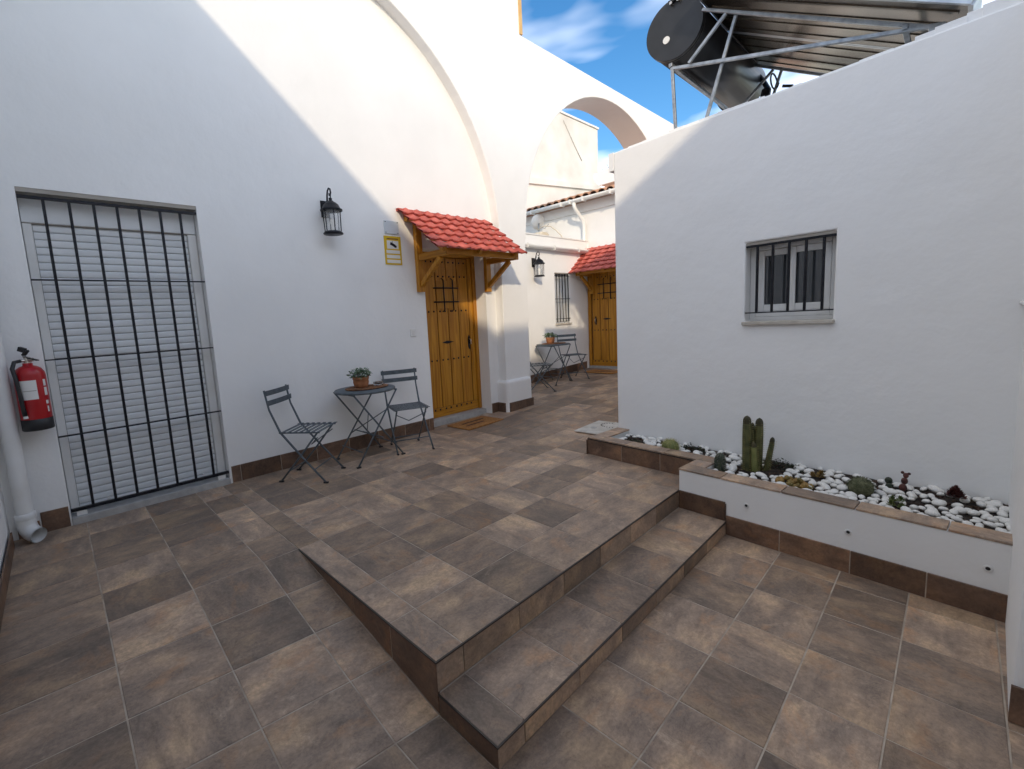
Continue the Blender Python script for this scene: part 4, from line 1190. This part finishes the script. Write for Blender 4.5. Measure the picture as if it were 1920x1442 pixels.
bc = thing('barrel_cactus', 'round ribbed yellow green barrel cactus near the planter corner', 'cactus', (3.80, 1.621, zs))
q = MB(); ribs = 14; seg = ribs*4; prev = None
for i in range(13):
    t = i/12*math.pi*0.93+0.05
    ring = [q.bm.verts.new((0.064*math.sin(t)*(1+0.10*math.cos(ribs*2*math.pi*k/seg))*math.cos(2*math.pi*k/seg), 0.064*math.sin(t)*(1+0.10*math.cos(ribs*2*math.pi*k/seg))*math.sin(2*math.pi*k/seg), 0.062-0.066*math.cos(t))) for k in range(seg)]
    if prev:
        for k in range(seg):
            f = q.bm.faces.new((prev[k], prev[(k+1) % seg], ring[(k+1) % seg], ring[k])); f.smooth = True
    prev = ring
q.bm.faces.new(prev); q.build('body', M['cactuslight'], bc)
q = MB()
for k in range(ribs):
    for i in range(2, 12):
        t = i/12*math.pi*0.93+0.05; an = 2*math.pi*k/ribs
        p0 = Vector((0.0705*math.sin(t)*math.cos(an), 0.0705*math.sin(t)*math.sin(an), 0.062-0.066*math.cos(t)))
        for s in range(3):
            d = (p0-Vector((0, 0, 0.062))).normalized()+Vector((random.uniform(-.7, .7), random.uniform(-.7, .7), random.uniform(-.5, .7)))
            q.cyl(p0, p0+d.normalized()*0.018, 0.0011, 0.0003, 3, False)
sp = q.build('spines', M['spine'], bc); sp['kind'] = 'stuff'
sc_ = thing('small_cactus', 'small dark spiny cactus at the inner planter corner', 'cactus', (3.57, 1.155, zs))
q = MB(); ribbed(q, (0, 0, 0), (0.004, 0.0, 0.155), 0.034, 8, 12, 0.95, 1.4); q.build('stem', M['cactusdark'], sc_)
q = MB()
for k in range(150):
    an = random.uniform(0, 6.28); z = random.uniform(0.03, 0.15); r_ = 0.037 if z < 0.115 else 0.037*math.sqrt(max(0.05, 1-((z-0.10)/0.056)**2))
    q.cyl((r_*math.cos(an), r_*math.sin(an), z), ((r_+0.014)*math.cos(an), (r_+0.014)*math.sin(an), z+random.uniform(-.004, .012)), 0.001, 0.0003, 3, False)
s = q.build('spines', M['soffit'], sc_); s['kind'] = 'stuff'
se = thing('sedum_clump', 'orange green clump of ball shaped sedum beside the coping', 'succulent', (3.56, 0.690, zs))
q = MB(); rnd = random.Random(5)
for k in range(46):
    an = rnd.uniform(0, 6.28); rad = 0.082*math.sqrt(rnd.random()); q.ball((rad*math.cos(an)*0.7, rad*math.sin(an)*1.2, 0.02+rnd.uniform(0, 0.05)*(1-rad/0.12)), rnd.uniform(0.010, 0.020), 1, (1, 1, 1.2))
q.build('leaf_balls', M['sedum'], se)
mo = thing('fuzzy_cactus', 'round fuzzy grey green cactus mound among white pebbles', 'cactus', (3.65, 0.361, zs))
q = MB(); q.ball((0, 0, 0.05), 0.064, 3, (1, 1, 1.05)); q.build('body', M['mosscactus'], mo)
q = MB()
for k in range(500):
    v = Vector((rnd.gauss(0, 1), rnd.gauss(0, 1), abs(rnd.gauss(0.3, 1)))).normalized(); p0 = Vector((0, 0, 0.05))+v*0.063
    q.cyl(p0, p0+(v+Vector((rnd.uniform(-.5, .5), rnd.uniform(-.5, .5), rnd.uniform(-.5, .5)))).normalized()*0.014, 0.0012, 0.0004, 3, False)
s = q.build('fuzz', M['mosscactus'], mo); s['kind'] = 'stuff'
pr = thing('prickly_pear', 'thin reddish prickly pear with stacked pads by the wall', 'cactus', (3.85, 0.180, zs))
for (x, y, z, r_, sq) in ((0, 0, 0.034, 0.020, 1.4), (0.004, -0.005, 0.078, 0.017, 1.4), (0.0, -0.010, 0.116, 0.014, 1.3), (0.003, 0.006, 0.132, 0.009, 1.1), (0.0, -0.024, 0.130, 0.009, 1.0)):
    q = MB(); q.ball((x, y, z), r_, 2, (0.45, 1, sq)); q.build('pad', M['redplant'], pr)
pd = thing('green_pads', 'small dull green two pad cactus beside the reddish prickly pear', 'cactus', (3.86, 0.245, zs))
for (x, y, z, r_, sq) in ((0, 0, 0.026, 0.019, 1.2), (0.004, 0.004, 0.062, 0.020, 1.15)):
    q = MB(); q.ball((x, y, z), r_, 2, (0.45, 1, sq)); q.build('pad', M['cactusdark'], pd)
def rosette(name, label, cat, loc, r_, m_, n_=5, seed=1, heads=1, flat=0.6):
    t = thing(name, label, cat, loc); rnd = random.Random(seed)
    q = MB()
    for h in range(heads):
        hx, hy = (0, 0) if heads == 1 else (rnd.uniform(-r_, r_)*0.7, rnd.uniform(-r_, r_)*0.7)
        rr_ = r_ if heads == 1 else r_*0.55
        hz = rnd.uniform(0.02, 0.06)
        for lay in range(n_):
            k = 7
            for i in range(k):
                an = 2*math.pi*(i+0.5*(lay % 2))/k+rnd.uniform(-.15, .15); el = 0.15+lay*1.2/n_
                l_ = rr_*(1-0.12*lay); w_ = l_*0.28
                d = Vector((math.cos(an)*math.cos(el), math.sin(an)*math.cos(el), math.sin(el)*flat)); s = Vector((-math.sin(an), math.cos(an), 0)); u = Vector((0, 0, 1))
                b0 = Vector((hx, hy, hz+0.006*lay))
                q.quad([b0, b0+d*l_*0.6+s*w_, b0+d*l_+u*0.006, b0+d*l_*0.6-s*w_])
    q.build('leaves', M[m_], t)
    return t
rosette('red_rosette', 'dark red leafy rosette near the right end of the bed', 'succulent', (3.80, -0.038, zs+0.02), 0.062, 'redplant', 6, 3, 6, 0.9)
rosette('green_sprout', 'small bright green sprout close to the coping edge', 'succulent', (3.51, 0.180, zs+0.005), 0.045, 'sprout', 4, 8, 4, 0.8)
rosette('brown_rosette', 'low brown orange rosette between pebbles beside the fuzzy cactus', 'succulent', (3.80, 0.600, zs), 0.055, 'sedum', 4, 9, 3, 0.5)
def groundcover(label, loc, rad, n_, seed, h=0.06):
    g = thing('leafy_groundcover', label, 'plant', loc); rnd = random.Random(seed); q = MB()
    for k in range(n_):
        an = rnd.uniform(0, 6.28); r_ = rad*math.sqrt(rnd.random()); p0 = Vector((r_*math.cos(an)*0.7, r_*math.sin(an)*1.3, rnd.uniform(0.0, h)*(1.15-r_/rad)))
        d = Vector((rnd.uniform(-1, 1), rnd.uniform(-1, 1), rnd.uniform(-.1, 1.0))).normalized(); s = d.cross(Vector((0.2, 0.4, 1))).normalized()
        l_ = rnd.uniform(0.012, 0.028)
        q.quad([p0, p0+d*l_*0.5+s*l_*0.26, p0+d*l_, p0+d*l_*0.5-s*l_*0.26])
    q.build('foliage', M['creep'], g)
    return g
groundcover('dark leafy ground cover to the right of the column cactus', (3.92, 0.845, zs), 0.13, 420, 3, 0.07)
groundcover('dark leafy tuft against the wall behind the barrel cactus', (3.985, 1.50, zs), 0.09, 240, 4, 0.07)
groundcover('dark leafy tuft at the far left end of the bed', (3.90, 2.00, zs), 0.10, 240, 5, 0.05)

# ------------------------------------------------------------------ drain cover on the landing
dc = thing('drain_cover', 'pale concrete drain cover slab on the floor behind the planter', 'drain cover', (4.54, 2.72, zl(4.54)), R(3))
b = MB(); b.box((-0.30, -0.19, -0.002), (0.31, 0.185, 0.010), bevel=0.003); b.build('slab', M['slab'], dc)
b = MB(); b.cyl((-0.08, 0.06, 0.0102), (-0.08, 0.06, 0.0125), 0.035, seg=18); b.build('lifting_hole', M['sillgrey'], dc)
q = MB()
for k in range(13):
    a = math.pi*(0.10+k*1.05/12); q.cyl((0.12+0.10*math.cos(a), -0.06+0.12*math.sin(a), 0.0102), (0.12+0.10*math.cos(a), -0.06+0.12*math.sin(a), 0.0122), 0.009, seg=8)
q.build('dot_ring', M['trim'], dc)

# ------------------------------------------------------------------ end wall at the left and wall at the right
ew = thing('end_wall', 'white wall closing the courtyard at the left edge', 'wall', (XE, 1.5, 0))
b = MB(); b.prism([(XE, -4.5, -0.5), (XE, 4.60, -0.5), (XE, 4.60, 4.43+0.24*4.60), (XE, -4.5, 4.43-0.24*4.5)], (-0.25, 0, 0)); b.build('wall', M['white'], ew, world=True)
yy = [1.0, 1.36, 1.72, 2.08, 2.44, 2.80, 3.16, 3.52, 3.88, 4.24]
for a, b2 in zip(yy, yy[1:]):
    vtile(ew, [(XE+0.011, b2, zr(XE, b2)), (XE+0.011, a, zr(XE, a)), (XE+0.011, a, zr(XE, a)+0.11), (XE+0.011, b2, zr(XE, b2)+0.11)])
rw = thing('right_wall', 'white wall corner at the right edge past the planter', 'wall', (2.42, -0.2, LOW))
q = MB()
def zt(x): return 3.0
vv = [q.bm.verts.new((2.42, -0.205, -0.5)), q.bm.verts.new((4.45, -0.272, -0.5)), q.bm.verts.new((4.45, -0.272, zt(4.80))), q.bm.verts.new((2.42, -0.205, zt(2.42)))]
ww = [q.bm.verts.new(v.co+Vector((0, -1.40, 0))) for v in vv]
q.bm.faces.new(vv); q.bm.faces.new(ww[::-1])
for i in range(4):
    q.bm.faces.new((vv[i], ww[i], ww[(i+1) % 4], vv[(i+1) % 4]))
bevel_mod(q.build('wall', M['white_brightened'], rw, world=True), 0.012, 2)
vtile(rw, [(2.409, -0.20, LOW), (2.409, -0.56, LOW), (2.409, -0.56, LOW+0.15), (2.409, -0.20, LOW+0.15)])
vtile(rw, [(2.409, -0.56, LOW), (2.409, -0.92, LOW), (2.409, -0.92, LOW+0.15), (2.409, -0.56, LOW+0.15)])
nb = thing('neighbour_house', 'tall white neighbouring house on the sunny side of the courtyard', 'house', (0.4, -1.6, LOW))
q = MB(); q.prism([(-4.0, -1.75, -0.5), (4.6, -1.75, -0.5), (4.6, -1.75, 4.71), (-4.0, -1.75, 4.71)], (0, -3.0, 0)); q.build('wall', M['white'], nb, world=True)
cp = thing('wall_conduit', 'thin white conduit running along the right wall', 'conduit', (3.95, -0.25, 1.265))
b = MB(); b.tube([(3.96, -0.238, 1.265), (3.7, -0.232, 1.265), (3.2, -0.214, 1.265), (2.6, -0.19, 1.265)], 0.010, 8); b.build('pipe', M['pvc'], cp, world=True)

# ------------------------------------------------------------------ solar water heater on the low roof
so = thing('solar_water_heater', 'black solar water tank on a metal frame above the low roof', 'water heater', (4.52, 1.89, 2.52))
TC = Vector((4.521, 1.889, 3.858)); TR = 0.249
b = MB(); b.cyl(TC, TC+Vector((1.83, -0.02, 0)), TR, seg=48)
for f in b.bm.faces: f.smooth = len(f.verts) == 4
tk = b.build('tank', M['tank'], so, world=True)
for x0, x1 in ((-0.010, 0.026), (1.815, 1.85)):
    b = MB(); b.cyl(TC+Vector((x0, 0, 0)), TC+Vector((x1, 0, 0)), TR+0.004, seg=48)
    for f in b.bm.faces: f.smooth = len(f.verts) == 4
    b.build('end_cap', M['tank'], tk, world=True)
b = MB(); b.lathe([(TR+0.0045, 0.0), (TR+0.006, 0.004), (TR+0.006, 0.016), (TR+0.0045, 0.02)], (0, 0, 0), 48)
bmesh.ops.transform(b.bm, matrix=Matrix.Translation(TC+Vector((0.03, 0, 0))) @ Matrix.Rotation(R(90), 4, 'Y'), verts=b.bm.verts[:]); b.build('cap_band', M['black'], tk, world=True)
b = MB(); b.cyl(TC+Vector((-0.016, 0.064, -0.068)), TC+Vector((-0.0095, 0.064, -0.068)), 0.031, seg=20); b.build('cap_plug', M['paper'], tk, world=True)
for dy in (0.012, -0.052):
    b = MB(); b.cyl(TC+Vector((-0.045, dy, 0.208)), TC+Vector((-0.008, dy, 0.208)), 0.013, seg=10); b.build('port', M['chrome'], tk, world=True)
b = MB(); b.bar(TC+Vector((-0.028, 0.035, 0.226)), TC+Vector((-0.028, -0.078, 0.226)), 0.026, 0.017); b.build('valve', M['black'], tk, world=True)
def truss(X):
    for p0, p1, w_ in (((X, 1.911, 3.525), (X, 0.154, 3.065), 0.026), ((X, 1.638, 3.890), (X, 0.154, 3.040), 0.025),
                       ((X, 1.898, 3.534), (X, 1.842, 2.52), 0.025), ((X+0.03, 1.382, 3.742), (X+0.03, 1.757, 2.52), 0.025),
                       ((X-0.03, 1.442, 3.752), (X-0.03, 1.740, 3.491), 0.024), ((X, 0.213, 3.073), (X, 0.19, 2.52), 0.030)):
        b = MB(); b.bar(p0, p1, w_, w_, (1, 0, 0), 0.002); b.build('strut', M['galv'], so, world=True)
truss(4.504); truss(5.93)
for (y, z) in ((1.906, 3.55), (0.341, 3.13)):
    b = MB(); b.box((4.48, y-0.015, z-0.015), (5.97, y+0.015, z+0.015), bevel=0.002); b.build('cross_rail', M['galv'], so, world=True)
def collector(x0, x1):
    a = Vector((x0, 1.646, 3.960)); c = Vector((x0, 0.043, 3.039)); X = Vector((x1-x0, 0, 0))
    d = (c-a); nrm = Vector((1, 0, 0)).cross(d).normalized()
    if nrm.z < 0: nrm = -nrm
    b = MB(); b.prism([a, c, c+X, a+X], nrm*0.004); o = b.build('collector_back', M['panelback'], so, world=True)
    for p0, p1 in ((a, c), (a+X, c+X), (a, a+X), (c, c+X)):
        b = MB(); b.bar(p0+nrm*0.035, p1+nrm*0.035, 0.026, 0.072, nrm, 0.002); b.build('rim', M['alu'], o, world=True)
    for k in (0.13, 0.37, 0.63, 0.87):
        p0 = a+X*k
        b = MB(); b.bar(p0+d*0.03-nrm*0.0035, p0+d*0.97-nrm*0.0035, 0.030, 0.006, nrm); b.build('stiffening_rib', M['panelback'], o, world=True)
    b = MB(); b.prism([a+nrm*0.072, c+nrm*0.072, c+X+nrm*0.072, a+X+nrm*0.072], nrm*0.005); b.build('glazing', M['pane'], o, world=True)
collector(4.285, 5.170); collector(5.205, 6.10)
b = MB(); b.tube([(6.142, 1.706, 3.952), (6.18, 1.60, 3.78), (6.06, 1.52, 3.63), (5.886, 1.50, 3.525)], 0.025, 8); b.build('insulated_pipe', M['black'], so, world=True)
b = MB(); b.cyl((5.895, 1.50, 3.57), (5.85, 1.51, 3.42), 0.045, 0.05, 10); b.build('pipe_lagging', M['black'], so, world=True)
b = MB(); b.tube([(5.886+0.077*math.cos(t*0.52), 1.416+0.026*math.sin(t*0.3), 3.628+0.077*math.sin(t*0.52)) for t in range(13)], 0.008, 6); b.build('cable_loop', M['black'], so, world=True)
b = MB(); b.tube([(5.93, 1.365, 3.57), (5.97, 1.28, 3.55)], 0.015, 6); b.build('cable_end', M['black'], so, world=True)

# ------------------------------------------------------------------ the far courtyard
fh = thing('far_house', 'white house at the end of the passage with clay tiled eaves', 'house', (XD, 4.8, zl(XD)))
b = MB()
WIN = (7.33, 7.815, 1.160, 2.150)
grid_wall(b, [4.9, WIN[0], WIN[1], XD+0.25], [-0.3, WIN[2], WIN[3], 2.615], lambda x, z: WIN[0] < x < WIN[1] and WIN[2] < z < WIN[3], 0.26, lambda x, z, d: Vector((x, YW+d, z)))
b.build('wall', M['white'], fh, world=True)
b = MB(); b.box((4.9, YW-0.026, 2.617), (XD+0.2, YW+0.14, 2.80)); b.build('parapet', M['white'], fh, world=True)
b = MB(); b.box((4.9, YW-0.040, 2.801), (XD+0.2, YW+0.16, 2.823)); b.build('parapet_cap', M['white_old'], fh, world=True)
b = MB(); b.box((4.9, YW+0.265, 2.43), (XD+0.2, 8.4, 2.61)); b.build('terrace', M['roofslab'], fh, world=True)
b = MB()
DY0, DY1 = 4.365, 5.345
grid_wall(b, [2.31, DY0, DY1, YW-0.001], [-0.3, 2.36, 2.615, 3.61], lambda y, z: DY0 < y < DY1 and z < 2.36, 0.26, lambda y, z, d: Vector((XD+d, y, z)))
b.build('wall', M['white'], fh, world=True)
b = MB(); b.box((XD, YW, 2.616), (XD+0.26, 8.4, 3.61)); b.build('wall', M['white'], fh, world=True)
b = MB(); b.box((XD+0.262, DY0-0.2, 0.0), (XD+0.28, DY1+0.2, 2.5)); b.build('dark_room', M['dark'], fh, world=True)
b = MB(); b.box((XD-0.028, DY0-0.03, 0.1), (XD+0.25, DY1, zl(XD)+0.045), bevel=0.004); b.build('threshold', M['sillgrey'], fh, world=True)
xs_ = [5.14+0.36*k for k in range(10)]
for a, b2 in zip(xs_, xs_[1:]):
    b2 = min(b2, XD-0.012)
    vtile(fh, [(a, YW-0.011, zl(a)), (b2, YW-0.011, zl(b2)), (b2, YW-0.011, zl(b2)+SKH), (a, YW-0.011, zl(a)+SKH)])
vtile(fh, [(XD-0.011, DY0-0.04, zl(XD)), (XD-0.011, DY0-0.4, zl(XD)), (XD-0.011, DY0-0.4, zl(XD)+SKH), (XD-0.011, DY0-0.04, zl(XD)+SKH)])
# roof of barrel tiles
EZ = 3.650
rs = MB(); rs.prism([(XD-0.21, 2.3, EZ), (XD-0.21, 8.49, EZ), (XD+3.5, 8.49, EZ+0.906), (XD+3.5, 2.3, EZ+0.906)], (0, 0, -0.05)); roof = rs.build('roof', M['clay'], fh, world=True)
tm = MB(); k_ = 6
r0 = []
for s_2, rr_ in ((0.0, 0.092), (0.55, 0.080)):
    r0.append([tm.bm.verts.new((s_2, rr_*math.cos(math.pi*i/k_), rr_*0.85*math.sin(math.pi*i/k_)+0.01)) for i in range(k_+1)])
r0.append([tm.bm.verts.new((0.0, v.co.y*0.84, (v.co.z-0.01)*0.82+0.004)) for v in r0[0]])
for i in range(k_):
    f = tm.bm.faces.new((r0[0][i], r0[0][i+1], r0[1][i+1], r0[1][i])); f.smooth = True
    tm.bm.faces.new((r0[2][i], r0[2][i+1], r0[0][i+1], r0[0][i]))
tile_me = tm.mesh('tile', M['clay'])
ang = math.atan2(0.906, 3.71)
for j in range(22):
    for i in range(3):
        o = bpy.data.objects.new('tile', tile_me); col.objects.link(o); o.parent = roof
        o.location = base_matrix(roof).inverted() @ Vector((XD-0.24+0.46*i*math.cos(ang), 4.3+0.18*j, EZ+(0.46*i)*math.sin(ang)+0.012*(i > 0)))
        o.rotation_euler = (random.uniform(-.03, .03), -ang, random.uniform(-.03, .03))
b = MB(); b.box((XD-0.05, 2.3, 3.42), (XD-0.002, 8.4, 3.60)); b.build('eave_board', M['white'], fh, world=True)
def gutter(p0, p1, r_):
    p0 = Vector(p0); p1 = Vector(p1); d = (p1-p0).normalized(); sd_ = d.cross(Vector((0, 0, 1)))
    q = MB(); k = 8; rings = []
    for rad in (r_, r_-0.006):
        for p_ in (p0, p1):
            rings.append([q.bm.verts.new(p_+sd_*rad*math.cos(math.pi+math.pi*i/k)+Vector((0, 0, rad*math.sin(math.pi+math.pi*i/k)))) for i in range(k+1)])
    for a, b2 in ((0, 1), (3, 2)):
        for i in range(k):
            f = q.bm.faces.new((rings[a][i], rings[a][i+1], rings[b2][i+1], rings[b2][i])); f.smooth = True
    for i in (0, k):
        q.bm.faces.new((rings[0][i], rings[1][i], rings[3][i], rings[2][i]))
    for a, b2 in ((0, 2), (1, 3)):
        for i in range(k):
            q.bm.faces.new((rings[a][i], rings[a][i+1], rings[b2][i+1], rings[b2][i]))
    return q
g = gutter((4.95, YW-0.075, 2.625), (XD-0.02, YW-0.075, 2.60), 0.064).build('gutter', M['pvc'], fh, world=True)
for x in (5.6, 6.4, 7.2, 8.0, 8.36):
    q = MB(); q.box((x-0.013, YW-0.142, 2.55), (x+0.013, YW-0.007, 2.625)); q.build('gutter_bracket', M['pvc'], g, world=True)
g = gutter((XD-0.305, 8.3, 3.642), (XD-0.305, 2.4, 3.62), 0.064).build('gutter', M['pvc'], fh, world=True)
for y in (3.9, 4.6, 5.2, 5.5, 5.72, 6.5, 7.3):
    q = MB(); q.box((XD-0.375, y-0.014, 3.558), (XD-0.235, y+0.014, 3.642)); q.build('gutter_bracket', M['pvc'], g, world=True)
b = MB(); b.tube([(XD-0.305, 5.43, 3.585), (XD-0.305, 5.43, 3.50), (XD-0.265, 5.41, 3.42), (XD-0.105, 5.38, 3.26), (XD-0.06, 5.37, 3.15), (XD-0.06, 5.37, 2.72), (XD-0.08, 5.35, 2.66)], 0.038, 12); b.build('downpipe', M['pvc'], fh, world=True)
# small barred window on the side wall
fw_ = thing('barred_window', 'narrow black barred window on the sunlit passage wall', 'window', ((WIN[0]+WIN[1])/2, YW, WIN[2]))
b = MB(); b.box((WIN[0]+0.002, YW+0.11, WIN[2]+0.002), (WIN[1]-0.002, YW+0.15, WIN[3]-0.002)); b.build('frame', M['pvc'], fw_, world=True)
b = MB(); b.box((WIN[0]+0.05, YW+0.103, WIN[2]+0.06), (WIN[1]-0.05, YW+0.1095, WIN[3]-0.06)); b.build('blind', M['shutter'], fw_, world=True)
b = MB(); b.box((WIN[0]-0.018, YW-0.031, WIN[2]-0.027), (WIN[1]+0.018, YW+0.10, WIN[2]+0.001)); b.build('sill', M['sill'], fw_, world=True)
for k in range(5):
    x = WIN[0]+0.05+k*0.096
    b = MB(); b.box((x-0.007, YW-0.011, WIN[2]+0.027), (x+0.007, YW+0.003, WIN[3]-0.027)); b.build('bar', M['iron'], fw_, world=True)
for z in (WIN[2]+0.09, 1.64, WIN[3]-0.06):
    b = MB(); b.box((WIN[0]+0.002, YW-0.014, z-0.006), (WIN[1]-0.002, YW+0.007, z+0.006)); b.build('crossbar', M['iron'], fw_, world=True)
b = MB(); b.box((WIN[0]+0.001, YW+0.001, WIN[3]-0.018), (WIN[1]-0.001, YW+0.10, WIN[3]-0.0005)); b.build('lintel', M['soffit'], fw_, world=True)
# terrace clutter: a dish and a loose cable
ds = thing('satellite_dish', 'small pale dish on the terrace under the clay tiles', 'satellite dish', (8.23, 6.38, 2.61))
b = MB(); b.lathe([(0, 0.0), (0.09, 0.011), (0.165, 0.04), (0.167, 0.044), (0.09, 0.016), (0, 0.005)], (0, 0, 0), 22)
bmesh.ops.transform(b.bm, matrix=Matrix.Translation((0, 0, 0.77)) @ Matrix.Rotation(R(68), 4, 'Z') @ Matrix.Rotation(R(74), 4, 'Y'), verts=b.bm.verts[:]); b.build('dish', M['pvc'], ds)
b = MB(); b.tube([(0, 0, 0), (0, 0, 0.66), (0.026, 0.018, 0.76)], 0.016, 8); b.tube([(0, 0, 0.67), (0.06, -0.12, 0.62), (0.10, -0.19, 0.70)], 0.008, 6); b.build('mast', M['galv'], ds)
cb = thing('loose_cable', 'cream loose cable drooping along the terrace parapet', 'cable', (8.1, 6.07, 2.83))
b = MB(); b.tube([(8.18, 6.38, 3.20), (8.18, 6.2, 3.26), (8.18, 6.03, 3.22), (8.18, 5.9, 3.12), (8.18, 5.76, 2.98), (8.18, 5.68, 2.82)], 0.012, 6); b.build('cable', M['rope'], cb, world=True)
b = MB(); b.box((8.05, 6.18, 2.61), (8.36, 6.53, 3.14), bevel=0.05); tag(b.build('terrace_box', M['rope']), 'cream covered box on the terrace behind the parapet', 'box')

# tall building behind
tb = thing('tall_building', 'tall blank white building behind the second arch', 'building', (12.2, 8.5, 0))
b = MB(); b.box((9.95, 8.5, -0.3), (14.32, 13.0, 7.38)); bevel_mod(b.build('wall', M['white_old'], tb, world=True), 0.02, 2)
b = MB(); b.prism([(9.96, 8.44, 5.02), (14.36, 8.44, 5.42), (14.36, 8.44, 5.58), (9.96, 8.44, 5.18)], (0, 0.058, 0)); b.build('string_course', M['white_old'], tb, world=True)
b = MB(); b.box((9.97, 8.465, 7.384), (14.35, 13.0, 7.44)); b.build('coping', M['white'], tb, world=True)
b = MB(); b.box((10.4, 9.3, 7.45), (14.75, 12.6, 8.02)); b.build('upper_storey', M['white'], tb, world=True)
b = MB(); b.tube([(12.35, 8.49, 7.2), (12.9, 8.49, 6.6), (13.3, 8.49, 6.2)], 0.012, 5); b.build('cable', M['sillgrey'], tb, world=True)
lw = thing('low_parapet', 'white parapet stub beside the clay eaves behind the low house', 'parapet', (11.6, 6.4, 4.6))
q = MB(); q.prism([(11.2, 5.9, 4.66)]+[(11.2, 6.55+0.28*math.cos(R(-90+10*k))*1.0, 4.94+0.28*math.sin(R(-90+10*k))) for k in range(10)]+[(11.2, 6.83, 5.0), (11.2, 5.9, 5.05)], (0.5, 0, 0)); q.build('wall', M['white'], lw, world=True)
an = thing('tv_antenna', 'small television antenna against the blue sky', 'antenna', (14.6, 8.12, 4.6))
b = MB(); b.tube([(0, 0, -2.0), (0, 0, 1.95)], 0.02, 6); b.build('mast', M['galv'], an)
b = MB(); b.tube([(-0.1, 0.25, 1.35), (0.1, -0.35, 1.75)], 0.015, 6)
for k in range(5):
    t = k/4.0; c0 = Vector((-0.1+0.2*t, 0.25-0.6*t, 1.35+0.4*t)); b.tube([c0+Vector((0, -0.10, -0.22)), c0+Vector((0, 0.10, 0.22))], 0.009, 5)
b.tube([(0, 0.0, 1.5), (0, -0.25, 1.95)], 0.012, 5); b.tube([(0, 0.0, 1.5), (0, -0.35, 1.15)], 0.012, 5)
b.build('array', M['galv'], an)
